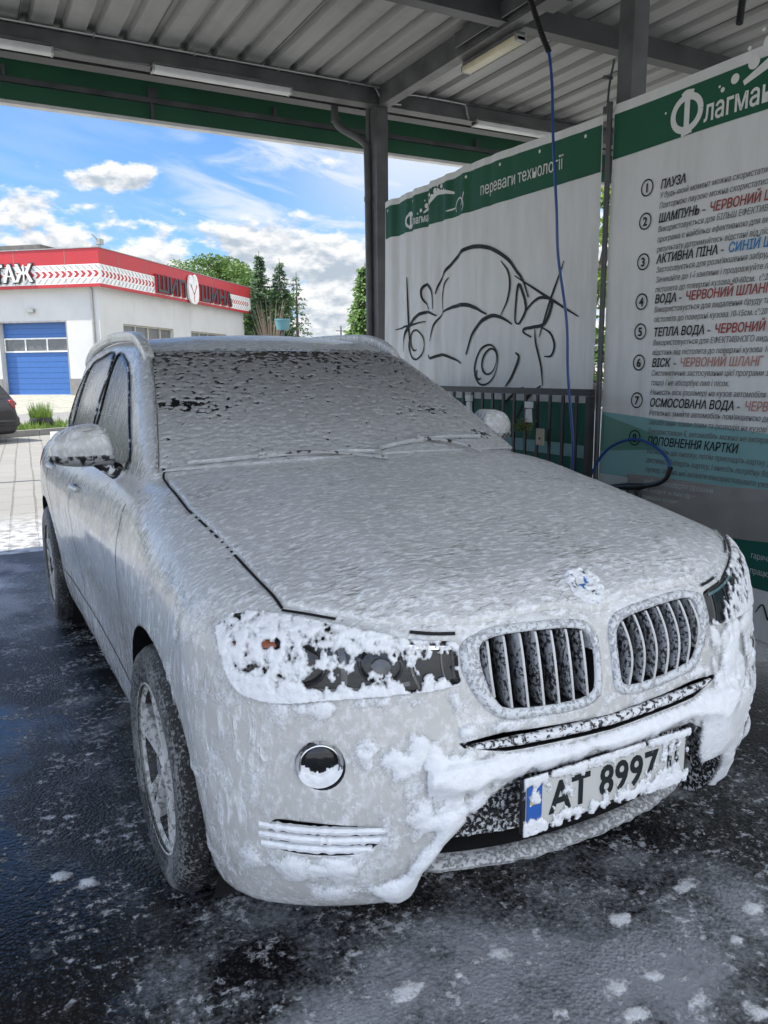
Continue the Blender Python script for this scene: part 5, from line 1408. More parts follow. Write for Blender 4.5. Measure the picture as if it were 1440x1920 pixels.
# left banner: green head, line drawing of a car
bl = tag(empty('banner', (WX, 3.8, .5)), 'crumpled white banner with green head and a line drawing of a car', 'banner')
sag = lambda y: 2.965 + .012 * np.cos((y - 3.8) * 2.2)
wall_sheet('banner_sheet', M['banner'], fold_left, 2.46, 5.21, .5, sag, 0, bl, nz=40)
wall_sheet('green_head', M['b_green'], fold_left, 2.465, 5.19, 2.635, lambda y: sag(y) - .052, .003, bl, nz=6)
wall_sheet('green_band', M['b_deep'], fold_left, 2.465, 5.2, .98, 1.25, .003, bl, nz=5)
wall_sheet('teal_band', M['b_teal'], fold_left, 2.465, 5.2, .90, .978, .003, bl, nz=3)
wall_sheet('deep_band', M['b_deep'], fold_left, 2.465, 5.2, .52, .898, .003, bl, nz=5)
STROKES = {
'roof': [(4.288, 2.08), (4.25, 2.155), (4.176, 2.225), (4.01, 2.32), (3.851, 2.374), (3.698, 2.372), (3.53, 2.331), (3.369, 2.253), (3.251, 2.149), (3.175, 2.074), (3.116, 1.957)] ,
'wl': [(4.186, 1.928), (4.199, 2.046), (4.163, 2.134), (4.103, 2.192)] ,
'wr': [(3.418, 2.236), (3.347, 2.159), (3.325, 2.066), (3.35, 1.953), (3.416, 1.853)] ,
'wb': [(4.186, 1.928), (4.052, 1.957), (3.866, 1.963), (3.731, 1.928), (3.591, 1.874)] ,
'hl': [(4.376, 1.704), (4.312, 1.829), (4.186, 1.928)] ,
'ml': [(4.39, 1.968), (4.51, 2.045), (4.537, 2.129), (4.484, 2.171), (4.391, 2.149), (4.339, 2.084), (4.325, 1.964)] ,
'fl': [(4.274, 1.907), (4.43, 1.947), (4.592, 1.927), (4.734, 1.852), (4.822, 1.742), (4.838, 1.627)] ,
'bu': [(4.402, 1.595), (4.363, 1.567), (4.195, 1.591), (4.047, 1.562), (3.904, 1.52)] ,
'hr': [(3.848, 1.584), (3.772, 1.739), (3.664, 1.82), (3.538, 1.858), (3.416, 1.841), (3.296, 1.787)] ,
'mr': [(3.239, 1.784), (3.26, 1.831), (3.229, 2.045), (3.171, 1.984), (3.14, 1.88), (3.202, 1.794), (3.239, 1.784)] ,
'mb': [(3.202, 1.794), (3.113, 1.89), (3.008, 1.942), (2.888, 1.927), (2.885, 1.862), (2.949, 1.769), (3.072, 1.753), (3.153, 1.746), (3.162, 1.723), (3.078, 1.686)] ,
'w1': [(2.965, 1.747), (2.878, 1.699), (2.841, 1.622), (2.871, 1.557), (2.94, 1.553)] ,
'w2': [(3.044, 1.74), (3.032, 1.65), (2.972, 1.492), (2.949, 1.357)] ,
's1': [(4.774, 2.262), (4.748, 1.852), (4.721, 1.624)] ,
's2': [(5.002, 1.829), (4.483, 1.873)] ,
's3': [(3.269, 2.117), (2.888, 1.927), (2.616, 1.797)] ,
's4': [(2.767, 2.158), (2.888, 1.927), (2.998, 1.682)] ,
'lo': [(3.361, 1.346), (3.285, 1.424), (3.212, 1.547), (3.251, 1.588)] ,
'lo2': [(3.29, 0.98), (3.217, 1.129), (3.09, 1.286), (2.967, 1.357)] ,
'lo3': [(3.417, 1.193), (3.242, 1.306), (3.148, 1.343)] ,
'h1': [(4.494, 1.681), (4.508, 1.624), (4.546, 1.581), (4.601, 1.561), (4.66, 1.569), (4.709, 1.604), (4.737, 1.658), (4.737, 1.718), (4.708, 1.77), (4.659, 1.802), (4.6, 1.806), (4.546, 1.783), (4.508, 1.738), (4.494, 1.681)] ,
'h1b': [(4.6, 1.646), (4.623, 1.637), (4.647, 1.637), (4.67, 1.648), (4.689, 1.668), (4.702, 1.694), (4.706, 1.723), (4.701, 1.752)] ,
'h2': [(3.457, 1.485), (3.496, 1.42), (3.558, 1.373), (3.629, 1.355), (3.693, 1.372), (3.734, 1.42), (3.742, 1.488), (3.715, 1.559), (3.66, 1.616), (3.591, 1.647), (3.524, 1.645), (3.473, 1.611), (3.449, 1.554), (3.457, 1.485)] ,
'h2b': [(3.469, 1.517), (3.494, 1.475), (3.531, 1.445), (3.574, 1.434), (3.612, 1.445), (3.636, 1.475), (3.64, 1.517), (3.623, 1.562), (3.59, 1.599), (3.549, 1.619), (3.508, 1.618), (3.477, 1.597), (3.463, 1.56), (3.469, 1.517)] ,
'h2c': [(3.652, 1.407), (3.671, 1.398), (3.691, 1.397), (3.708, 1.403), (3.719, 1.416), (3.722, 1.433), (3.716, 1.451), (3.702, 1.466)] ,
}
mb = MB()
for k, v in STROKES.items():
    wall_stroke(v, .030 if k in ('roof', 'wb', 'hr', 'fl') else (.019 if k.startswith(('s', 'w', 'h')) else .025), mb, fold_left, n=12)
mb.build('line_drawing', M['b_black'], bl)
def logo(par, y, z, s, fold):
    mb = MB()
    ov = [(y - (.108 + .092 * math.cos(a)) * s, z + (.055 + .082 * math.sin(a)) * s) for a in np.linspace(0, 2 * math.pi, 25)]
    wall_stroke(ov, .034 * s, mb, fold, .0060, 3, False); wall_stroke([(y - .112 * s, z - .052 * s), (y - .108 * s, z + .16 * s)], .036 * s, mb, fold, .0063, 8, False)
    wall_stroke([(y - .07 * s, z + .150 * s), (y - .10 * s, z + .163 * s), (y - .15 * s, z + .155 * s)], .018 * s, mb, fold, .0066, 4, False); wall_stroke([(y - .08 * s, z - .05 * s), (y - .15 * s, z - .04 * s)], .016 * s, mb, fold, .0066, 4, False)
    mb.build('logo_initial', M['b_white'], par)
    wall_text('лагман', y - .225 * s, z - .02 * s, .145 * s, M['b_white'], par, fold, bold=.002 * s, sx=.78)
    mb = MB(); rnd = random.Random(5)
    for a, b, r in ((.33, .155, .012), (.40, .185, .024), (.50, .23, .032), (.61, .235, .020), (.585, .29, .042), (.66, .33, .026), (.60, .375, .014), (.72, .30, .03), (.78, .36, .036), (.86, .35, .022), (.84, .41, .016), (.92, .39, .026), (.98, .34, .018), (1.05, .31, .014), (.47, .30, .010), (.54, .36, .009), (.70, .41, .012)):
        wall_disc(mb, y - a * s, z + (b - .05) * s, r * s, fold, .006 + .0004 * (len(mb.v) % 3))
    wall_stroke([(y - .45 * s, z + .10 * s), (y - .62 * s, z + .17 * s), (y - .82 * s, z + .27 * s), (y - 1.02 * s, z + .25 * s), (y - 1.22 * s, z + .20 * s)], .06 * s, mb, fold, .0058)
    mb.build('logo_bubbles', M['b_white'], par)
logo(bl, 4.80, 2.69, .62, fold_left)
mb = MB(); wall_stroke([(4.14, 2.695), (4.02, 2.70)], .014, mb, fold_left)
wall_stroke([(3.95 + .065 * math.cos(a), 2.70 + .06 * math.sin(a)) for a in np.linspace(-.6, 3.9, 12)], .012, mb, fold_left); mb.build('logo_car', M['b_white'], bl)
wall_text('/', 3.92, 2.70, .13, M['b_white'], bl, fold_left, shear=.1)
wall_text('переваги технології', 3.68, 2.725, .118, M['b_white'], bl, fold_left, sx=.78)
# eyelets along the hem
mb = MB()
for y in np.arange(2.6, 5.2, .42): wall_disc(mb, y, float(sag(y)) - .085, .011, fold_left, .005, 0)
mb.build('eyelet', M['b_white'], bl)

# right banner: list of the programmes
br = tag(empty('banner', (WX, 1.2, .1)), 'white banner listing eight numbered wash programmes in Ukrainian', 'banner')
R0, R1 = -.60, 2.37
tr = lambda y: 2.985 + .01 * np.cos(y * 2)
wall_sheet('banner_sheet', M['banner'], fold_right, R0, R1, .08, tr, 0, br, nz=40)
wall_sheet('green_head', M['b_green'], fold_right, R0, R1 - .006, 2.68, lambda y: tr(y) - .055, .003, br, nz=6)
wall_sheet('teal_band', M['b_teal'], fold_right, R0, R1 - .004, .82, lambda y: 1.205 - .055 * np.clip(2.37 - y, 0, 3), .003, br, nz=8)
wall_sheet('green_band', M['b_green_soft'], fold_right, 1.9, R1 - .004, lambda y: .96 + .10 * (2.366 - y), lambda y: 1.19 - .22 * (2.366 - y), .0036, br, nz=4)
wall_sheet('pale_band', M['b_pale'], fold_right, R0, R1 - .004, .60, .818, .003, br, nz=6)
wall_sheet('deep_band', M['b_deep'], fold_right, R0, R1 - .004, .345, .598, .003, br, nz=6)
oc = crclosed([(2.11, .62), (2.11, .80), (2.06, .845), (1.5, .848), (1.0, .848), (.98, .64), (1.5, .575), (2.06, .60)], 5)
mb = MB(); vs = [(WX - .0062 + float(fold_right(y, z)), y, z) for y, z in oc]; mb.add(vs, [tuple(range(len(vs)))]); mb.build('grey_box', M['b_grey'], br)
logo(br, 1.93, 2.735, 1.0, fold_right)
HEAD = [(2.440, 2.468, 'ПАУЗА', None, None, [(2.385, 'У будь-який момент можна скористатись паузою.'), (2.322, 'Повторною паузою можна скористатись тільки')]),
        (2.262, 2.288, 'ШАМПУНЬ', 'ЧЕРВОНИЙ ШЛАНГ', 'b_red', [(2.207, 'Використовується для БІЛЬШ ЕФЕКТИВНОГО миття'), (2.152, 'програма є найбільш ефективною для видалення'), (2.097, 'результату дотримуйтесь відстані від пістолета')]),
        (2.045, 2.067, 'АКТИВНА ПІНА', 'СИНІЙ ШЛАНГ', 'b_blue', [(1.990, "Застосовується для розм'якшення забруднень"), (1.936, 'Зачекайте до 1-ї хвилини і продовжуйте програму'), (1.884, 'пістолета до поверхні кузова 40-60см.  t°:20°C.')]),
        (1.828, 1.846, 'ВОДА', 'ЧЕРВОНИЙ ШЛАНГ', 'b_red', [(1.776, 'Використовується для видалення бруду та миючих'), (1.722, 'пістолета до поверхні кузова 10-15см. t°:20°C. Тиск')]),
        (1.645, 1.678, 'ТЕПЛА ВОДА', 'ЧЕРВОНИЙ ШЛАНГ', 'b_red', [(1.594, 'Використовується для ЕФЕКТИВНОГО видалення'), (1.541, 'відстань від пістолета до поверхні кузова 10-15см')]),
        (1.475, 1.501, 'ВІСК', 'ЧЕРВОНИЙ ШЛАНГ', 'b_pink', [(1.424, 'Систематичне застосування цієї програми забезпечує'), (1.372, 'тощо) і не абсорбує пил і пісок.'), (1.320, 'Нанесіть віск (полімер) на кузов автомобіля зверху')]),
        (1.250, 1.283, 'ОСМОСОВАНА ВОДА', 'ЧЕРВОНИЙ ШЛАНГ', 'b_pink', [(1.198, "Ретельно змийте автомобіль пом'якшеною деміне"), (1.146, 'запобігання появи плям та розводів на кузові авто'), (1.094, 'Використавши її, автомобіль можна не витирати')]),
        (1.030, 1.062, 'ПОПОВНЕННЯ КАРТКИ', None, None, [(.978, 'Натисніть цю кнопку, потім прикладіть картку до'), (.928, 'дисплею. Заберіть картку, і внесіть потрібну Вам суму'), (.878, 'купюр, яку на неї можете використовувати уже коли')])]
for i, (zt, zc, head, colh, cm, lines) in enumerate(HEAD):
    wall_text(head, 1.975, zt, .066, M['b_black'], br, fold_right, bold=.0012, shear=.18, sx=.80)
    if colh:
        V, F = text_mesh(head, .066, 0, .0012, .18); wdt = V[:, 0].max() * .80 + .018
        wall_text('-', 1.975 - wdt, zt, .069, M['b_text'], br, fold_right, bold=.001, sx=.9)
        wall_text(colh, 1.975 - wdt - .042, zt, .066, M[cm], br, fold_right, bold=.0012, shear=.18, sx=.80)
    for li, (z, t) in enumerate(lines):
        z = zt - .050 - .0535 * li
        wall_text(t, 1.975, z, .044, M['b_text'], br, fold_right, bold=.0, shear=.2, sx=.78)
    mb = MB(); wall_disc(mb, 2.075, zc, .047, fold_right, .0055, .039, 28); mb.build('number_ring', M['b_black'], br)
    wall_text(str(i + 1), 2.092, zc - .024, .066, M['b_black'], br, fold_right, bold=.002)
for z, t in ((.80, 'МИЙКА САМООБСЛУГОВУВАННЯ'), (.755, 'не заходьте за лінію під час роботи'), (.71, 'тримайте пістолет двома руками')):
    wall_text(t, 1.98, z, .036, M['b_pale'], br, fold_right, off=.0080, sx=.8)
for z, t in ((.50, 'гаряча лінія'), (.42, 'працюємо цілодобово, без вихідних')):
    wall_text(t, 1.25, z, .045, M['b_pale'], br, fold_right, sx=.8)
mb = MB()
for y, z, r in ((1.62, 2.86, .007), (1.97, 2.83, .007), (1.2, 2.88, .007)): wall_disc(mb, y, z, r, fold_right, .0056, 0, 10)
mb.build('eyelet', M['b_white'], br)
mb = MB(); wall_stroke([(1.20, .22), (1.16, .27), (1.12, .20), (1.08, .26), (1.0, .19), (.94, .26), (.9, .2)], .012, mb, fold_right); mb.build('line_drawing', M['b_black'], br)
# rods and ties the banners hang from
tag(MB().tube([(WX - .012, 2.385, .06), (WX - .012, 2.385, 3.0)], .017, 10).build('banner_pole', M['steel_dark'], None, True), 'dark vertical pole along the left edge of the programme banner', 'pole')
tag(MB().tube(bez([(2.24, 2.42, 3.25), (2.22, 2.43, 3.12), (2.2, 2.42, 2.99)], 4), .007, 6).box(2.185, 2.215, 2.40, 2.44, 2.95, 2.99).box(2.17, 2.23, 2.415, 2.435, 3.14, 3.155).build('banner_tie', M['steel_dark'], None), 'small metal hook holding the corner of the crumpled banner at the post', 'hook')

# ---------------------------------------------------------------- mat rack with its clips
RX = 2.05
rack = tag(empty('mat_rack', (RX, 3.3, 0)), 'dark metal mat rack of upright bars in front of the cartoon banner', 'rack')
MB().box(RX - .02, RX + .02, 2.29, 4.35, 1.305, 1.345).box(RX - .02, RX + .02, 2.29, 4.35, .30, .34).build('rail', M['rack'], rack)
for y in (2.29, 4.31): MB().box(RX - .02, RX + .02, y, y + .04, .0, 1.303).build('leg', M['rack'], rack)
for y in np.arange(2.43, 4.3, .125): MB().box(RX - .006, RX + .006, y - .011, y + .011, .342, 1.303).build('bar', M['rack'], rack)
def clip(y, z, label):
    r = tag(empty('mat_clip', (RX - .03, y, z)), label, 'clip', 'mat clips on the rack')
    MB().box(RX - .05, RX - .022, y - .032, y + .032, z - .022, z + .022, .004).build('clip_head', M['lamp_white'], r)
    P = [(y - .020, z - .026), (y + .020, z - .026), (y + .024, z - .060), (y + .030, z - .115), (y - .030, z - .115), (y - .024, z - .060)]
    MB().prism(P, 'x', RX - .045, RX - .027).build('clip_jaw', M['lamp_white'], r)
clip(3.55, 1.262, 'white mat clip on the rack close to the edge of the windscreen')
clip(2.85, 1.235, 'white mat clip on the rack above the green sprig')
tg = MB().box(RX - .034, RX - .024, 2.695, 2.775, .975, 1.085, .004).build('card_tag', simple('beige_card', (.40, .36, .27), .7), None); tag(tg, 'small beige tag hanging on a bar of the mat rack', 'tag')
MB().lathe([(.0003, -.002), (.008, -.002), (.008, .003), (.0003, .003)], 10, 'x', (RX - .036, 2.735, 1.02)).build('hole', M['black'], tg)
rnd = random.Random(3); mb = MB()
for _ in range(150):
    c = Vector((RX - .045 + rnd.gauss(0, .016), 2.90 + rnd.gauss(0, .045), 1.09 + rnd.gauss(0, .026)))
    a = Vector((rnd.gauss(0, 1), rnd.gauss(0, 1), rnd.gauss(0, 1))).normalized() * .013; b = a.orthogonal().normalized() * .006
    mb.add([c - a, c + b, c + a, c - b], [(0, 1, 2, 3)])
tag(mb.build('green_sprig', simple('moss_green', (.14, .15, .03), .8, var=.4, vscale=30), None), 'tuft of yellow green sprig caught on the mat rack below a clip', 'sprig')

# ---------------------------------------------------------------- hoses
boom = tag(empty('hose_boom', (2.24, 2.9, 3.6)), 'steel bracket and arm under the rafter carrying the blue hose', 'bracket')
MB().box(2.13, 2.195, 2.95, 3.95, 3.86, 3.90).box(2.13, 2.14, 2.95, 3.95, 3.80, 3.86).box(2.185, 2.195, 2.95, 3.95, 3.80, 3.86).build('channel', M['steel'], boom)
MB().box(2.08, 2.24, 2.80, 2.98, 3.70, 3.772).build('swivel', M['steel_dark'], boom)
MB().tube(bez([(2.16, 2.9, 3.74), (2.02, 2.84, 3.72), (1.9, 2.79, 3.65)], 5), .026, 10).build('arm', M['steel_dark'], boom, True)
H = [(1.90, 2.79, 3.655), (1.895, 2.73, 3.54), (1.895, 2.66, 3.40), (1.90, 2.605, 3.30), (1.90, 2.565, 3.10), (1.90, 2.545, 2.83), (1.905, 2.50, 2.40), (1.92, 2.49, 2.13), (1.94, 2.42, 1.75), (1.95, 2.405, 1.44), (1.965, 2.36, 1.05), (1.99, 2.38, .82), (2.05, 2.37, .74), (2.09, 2.335, .80), (2.10, 2.26, .93), (2.10, 2.154, 1.015), (2.10, 2.02, 1.06), (2.10, 1.906, 1.056), (2.10, 1.79, 1.01), (2.10, 1.725, .945), (2.10, 1.735, .875), (2.10, 1.793, .833), (2.10, 1.88, .805)]
hb = MB().tube(bez(H, 6), .0085, 8).build('pressure_hose', M['hose_blue'], None, True); tag(hb, 'blue pressure hose hanging from the boom and looping before the programme banner', 'hose')
mb = MB().tube(bez(H[:4], 8), .017, 10)
q = bez(H[:4], 14)
for p in q[::2]: mb.lathe([(.016, -.004), (.0195, 0), (.016, .004)], 10, 'z', p)
mb.build('kink_guard', M['hose_black'], hb, True)
MB().tube(bez([(2.10, 1.715, .93), (2.10, 1.74, .868), (2.10, 1.80, .828), (2.10, 1.89, .803)], 5), .014, 8).build('sleeve', M['hose_black'], hb, True)
gun = tag(empty('spray_gun', (2.1, 2.0, .77)), 'black pressure washer gun hung up at the end of the blue hose', 'spray gun')
MB().tube([(2.1, 1.88, .805), (2.1, 1.94, .79), (2.1, 2.02, .782), (2.1, 2.16, .765), (2.1, 2.40, .735)], [.014, .022, .022, .013, .010], 10).build('barrel', M['hose_black'], gun, True)
MB().tube(bez([(2.1, 1.955, .775), (2.1, 1.94, .74), (2.1, 1.925, .69)], 4), [.017] * 9, 8).build('handle', M['hose_black'], gun, True)
MB().tube(bez([(2.1, 2.03, .765), (2.1, 2.02, .72), (2.1, 1.99, .69)], 4), .005, 6).build('trigger', M['hose_black'], gun, True)
H2 = [(2.02, 1.36, 3.24), (1.96, 1.33, 3.12), (1.94, 1.325, 3.0), (1.945, 1.33, 2.88), (2.02, 1.34, 2.6), (2.13, 1.36, 2.2)]
h2 = MB().tube(bez([(2.05, 1.42, 3.9), (2.06, 1.42, 3.5)] + H2[:3], 6), .016, 8).build('second_hose', M['hose_black'], None, True); tag(h2, 'black upper hose end hanging over the head of the programme banner', 'hose')
# ---------------------------------------------------------------- beyond the bay: kerb, rising ground, tyre shop
KO = np.array([-.51, 18.98]); KD = np.array([.888, .459]); KN = np.array([-.459, .888])
def kp(s, d): return KO + KD * s + KN * d
def rise(d): return float(np.interp(d, [0, .12, 1.2, 4.8, 12.5, 14, 60], [.13, .13, .15, .26, .56, .57, .7]))
def band(name, d0, d1, mat, dz=0.0, s0=-30, s1=32, nd=6):
    vs = []; ss = np.linspace(s0, s1, 40)
    for d in np.linspace(d0, d1, nd):
        for s in ss:
            p = kp(s, d); vs.append((p[0], p[1], rise(d) + dz))
    m = len(ss); fs = [(j * m + i, j * m + i + 1, (j + 1) * m + i + 1, (j + 1) * m + i) for j in range(nd - 1) for i in range(m - 1)]
    return tag(mesh_obj(name, vs, fs, mat, None, True), kind='structure')
band('lawn', .12, 1.25, M['soil'])
band('road', 1.25, 4.8, M['lane'], .002)
band('forecourt', 4.8, 13.5, M['stone'], .004)
band('terrain', 13.5, 90, M['ground'], -.02, -80, 80, 10)
mb = MB()
for k in range(-30, 32):
    a = kp(k + .006, 0); b = kp(k + .994, .125); c = kp(k + .5, .0625)
    mb.obox((c[0], c[1], .07), (KD[0] * .494, KD[1] * .494, 0), (KN[0] * .0625, KN[1] * .0625, 0), (0, 0, .072))
tag(mb.build('kerb', M['kerb'], None), kind='structure')
rnd = random.Random(8); mb = MB()
for _ in range(5200):
    s = rnd.uniform(-6, 8); d = rnd.uniform(.18, 1.2); p = kp(s, d); h = rnd.uniform(.05, .20) * (1.5 if rnd.random() < .1 else 1); a = rnd.uniform(0, 6.28)
    ux, uy = math.cos(a) * .018, math.sin(a) * .018; lx, ly = rnd.gauss(0, .05), rnd.gauss(0, .05); z = rise(d)
    mb.add([(p[0] - ux, p[1] - uy, z), (p[0] + ux, p[1] + uy, z), (p[0] + lx, p[1] + ly, z + h)], [(0, 1, 2)])
tag(mb.build('grass', M['grass'], None), 'strip of ragged sunlit grass behind the kerb', 'grass', kind='stuff')
# dark planter with a plant, at the end of the grass
pc = kp(1.55, .75); pl = tag(empty('planter', (pc[0], pc[1], rise(.7))), 'low dark planter with a wispy plant on the grass strip', 'planter')
MB().lathe([(.20, 0), (.27, .03), (.29, .12), (.27, .22), (.24, .24), (.21, .20), (.0005, .19)], 24, 'z', (pc[0], pc[1], rise(.7))).build('tub', M['black'], pl, True)
mb = MB()
for _ in range(240):
    a = rnd.uniform(0, 6.28); r = rnd.uniform(0, .24); h = rnd.uniform(.15, .5); x, y = pc[0] + r * math.cos(a), pc[1] + r * math.sin(a); z = rise(.7) + .19
    l = rnd.uniform(.02, .16); mb.add([(x - .012, y, z), (x + .012, y + .006, z), (x + l * math.cos(a), y + l * math.sin(a), z + h)], [(0, 1, 2)])
mb.build('plant', M['grass'], pl)

# tyre shop ----------------------------------------------------------------
BH = math.radians(40.5); BC = np.array([4.302, 34.175])
DR = np.array([math.sin(BH), math.cos(BH)]); DL = np.array([-math.cos(BH), math.sin(BH)])
shop = tag(empty('tyre_shop', (BC[0], BC[1], .5)), 'white flat-roofed tyre shop with red fascia and blue garage door', 'building')
RL, LL = 16.0, 9.5; ZB, ZW = .35, 5.05
def bp(r, l, z): return (BC[0] + DR[0] * r + DL[0] * l, BC[1] + DR[1] * r + DL[1] * l, z)
def bbox(mb, r0, r1, l0, l1, z0, z1):
    vs = [bp(r, l, z) for z in (z0, z1) for r, l in ((r0, l0), (r1, l0), (r1, l1), (r0, l1))]
    return mb.add(vs, [(0, 3, 2, 1), (4, 5, 6, 7), (0, 1, 5, 4), (1, 2, 6, 5), (2, 3, 7, 6), (3, 0, 4, 7)])
D0, D1, DZ0, DZ1 = 1.62, 4.86, .57, 3.64
WN = [(1.85, 6.6, 2.35, 3.62), (8.6, 13.2, 2.35, 3.62)]
w = MB()
# left face (towards the kerb) with the door opening; wall thickness .35
bbox(w, 0, .36, 0, D0, ZB, ZW); bbox(w, 0, .36, D1, LL, ZB, ZW); bbox(w, 0, .36, D0, D1, DZ1, ZW); bbox(w, 0, .36, D0, D1, ZB, DZ0)
# right face with window openings
edges = [0.36] + [v for a in WN for v in a[:2]] + [RL]
for a, b in ((.36, WN[0][0]), (WN[0][1], WN[1][0]), (WN[1][1], RL)): bbox(w, a, b, 0, .30, ZB, ZW)
for a, b, z0, z1 in WN: bbox(w, a, b, 0, .30, ZB, z0); bbox(w, a, b, 0, .30, z1, ZW)
bbox(w, RL - .3, RL, .3, LL, ZB, ZW); bbox(w, .36, RL - .3, LL - .3, LL, ZB, ZW)
w.build('wall', M['wall'], shop)
bbox(MB(), .1, RL - .1, .1, LL - .1, ZW, ZW + .2).build('roof', M['brick'], shop)
O = .34
fz = [(5.00, 5.13, 'red'), (5.13, 5.91, 'white'), (5.91, 6.54, 'red')]
fr_ = None
for z0, z1, mt in fz:
    m2 = MB()
    bbox(m2, -O, RL + O, -O, -O + .12, z0, z1); bbox(m2, -O, -O + .12, -O + .12, LL, z0, z1)
    o = m2.build('fascia', M[mt] if mt == 'red' else M['white'], shop)
m2 = MB(); bbox(m2, -O + .12, 0, -O + .12, LL, 5.02, 5.10); bbox(m2, 0, RL + O, -O + .12, 0, 5.02, 5.10); m2.build('soffit', M['white'], shop)
m2 = MB(); bbox(m2, -O - .03, RL + O + .03, -O - .03, -O + .14, 6.542, 6.575); bbox(m2, -O - .03, -O + .14, -O + .142, LL, 6.542, 6.575); m2.build('coping', M['galv'], shop)
# tyre-tread pattern: chevrons and slashes in the white band
def tread(face):
    red = MB(); gry = MB(); L_ = RL if face == 'r' else 7.0; st = .30; k = -.2
    def pt(t, z, o): return bp(t, -O - o, z) if face == 'r' else bp(-O - o, t, z)
    d = 1 if face == 'r' else -1
    while k < L_:
        for (za, zb, sh) in ((5.40, 5.53, .13), (5.53, 5.66, -.13)):
            s0, s1 = (0, sh) if sh > 0 else (-sh, 0)
            red.add([pt(k + d * s0, za, .004), pt(k + .15 + d * s0, za, .004), pt(k + .15 + d * s1, zb, .004), pt(k + d * s1, zb, .004)], [(0, 1, 2, 3)])
        for (za, zb, sh) in ((5.16, 5.36, .20), (5.70, 5.88, -.2)):
            s0, s1 = (0, sh) if sh > 0 else (-sh, 0)
            gry.add([pt(k + d * s0, za, .004), pt(k + .09 + d * s0, za, .004), pt(k + .09 + d * s1, zb, .004), pt(k + d * s1, zb, .004)], [(0, 1, 2, 3)])
        k += st
    red.build('tread_pattern', M['red'], shop); gry.build('tread_pattern', M['tread_grey'], shop)
tread('r'); tread('l')
def sign(txt, face, t0, t1, z, h, mat, off, depth, name='sign_letters', grow=0.0):
    V, F = text_mesh(txt, 1.0, .5, .018 + grow)
    V0, _ = text_mesh(txt, 1.0, 0, .018)
    w0, w1 = V0[:, 0].min(), V0[:, 0].max(); hh = V0[:, 1].max()
    vs = []
    for a, b, c in V:
        u = (a - w0) / (w1 - w0); zz = z + b / hh * h; o = off + (c + .5) * depth
        if face == 'r': vs.append(bp(t0 + (t1 - t0) * u, -O - o, zz))
        else: vs.append(bp(-O - o, t1 - (t1 - t0) * u, zz))
    o = mesh_obj(name, vs, F, mat, shop); fix_normals(o); return o
sign('ШИНОМОНТАЖ', 'l', 2.70, 9.3, 5.28, .72, M['sign_dark'], .02, .05, grow=.045)
sign('ШИНОМОНТАЖ', 'l', 2.70, 9.3, 5.28, .72, M['white'], .075, .05)
sign('ШИП', 'r', 4.35, 7.25, 5.22, .78, M['red'], .02, .10, grow=.035); sign('ШИП', 'r', 4.35, 7.25, 5.22, .78, M['sign_dark'], .125, .05)
sign('ШИНА', 'r', 9.05, 13.1, 5.22, .78, M['red'], .02, .10, grow=.035); sign('ШИНА', 'r', 9.05, 13.1, 5.22, .78, M['sign_dark'], .125, .05)
m2 = MB()
for cx, cz, a, b, rot in ((7.85, 5.75, .28, .62, .12), (8.45, 5.75, .30, .68, -.12), (8.15, 5.35, .55, .42, 0)):
    pts = []
    for k in range(20):
        t = 2 * math.pi * k / 20; x_, z_ = a * math.cos(t), b * math.sin(t); pts.append((cx + x_ * math.cos(rot) + z_ * math.sin(rot), cz - x_ * math.sin(rot) + z_ * math.cos(rot)))
    o1, o2 = .05 + .02 * a, .14 + .05 * a
    vs = [bp(x_, -O - o1, z_) for x_, z_ in pts] + [bp(x_, -O - o2, z_) for x_, z_ in pts]; n = 20
    m2.add(vs, [tuple(range(n)), tuple(range(2 * n - 1, n - 1, -1))] + [(i, i + n, (i + 1) % n + n, (i + 1) % n) for i in range(n)])
m2.build('sign_emblem', M['white'], shop)
m2 = MB()
for a, b in (((7.8, 5.9), (8.1, 5.45)), ((8.5, 5.9), (8.2, 5.45)), ((8.15, 5.5), (8.15, 5.05))):
    d_ = np.array(b) - np.array(a); nn = np.array([-d_[1], d_[0]]) / np.linalg.norm(d_) * .035
    m2.add([bp(*(np.array([q[0], -O - .17])), q[1]) for q in (a + nn, b + nn, b - nn, a - nn)], [(0, 1, 2, 3)])
m2.build('sign_emblem_stripe', M['red'], shop)
# joints between the fascia panels
m2 = MB()
for t in np.arange(1.2, RL, 2.4): bbox(m2, t, t + .02, -O - .004, -O - .001, 5.0, 6.53)
for l in np.arange(1.2, LL, 2.4): bbox(m2, -O - .004, -O - .001, l, l + .02, 5.0, 6.53)
m2.build('fascia_joint', M['kerb'], shop)
m2 = MB(); bbox(m2, -.16, -.002, D0 + 1.4, D0 + 1.75, 4.05, 4.2); m2.build('wall_lamp', M['galv'], shop)
m2 = MB(); bbox(m2, -.012, -.002, D0 - .03, D0, DZ0, DZ1 + .06); bbox(m2, -.012, -.002, D1, D1 + .03, DZ0, DZ1 + .06); bbox(m2, -.012, -.002, D0, D1, DZ1, DZ1 + .06); m2.build('door_trim', M['galv'], shop)
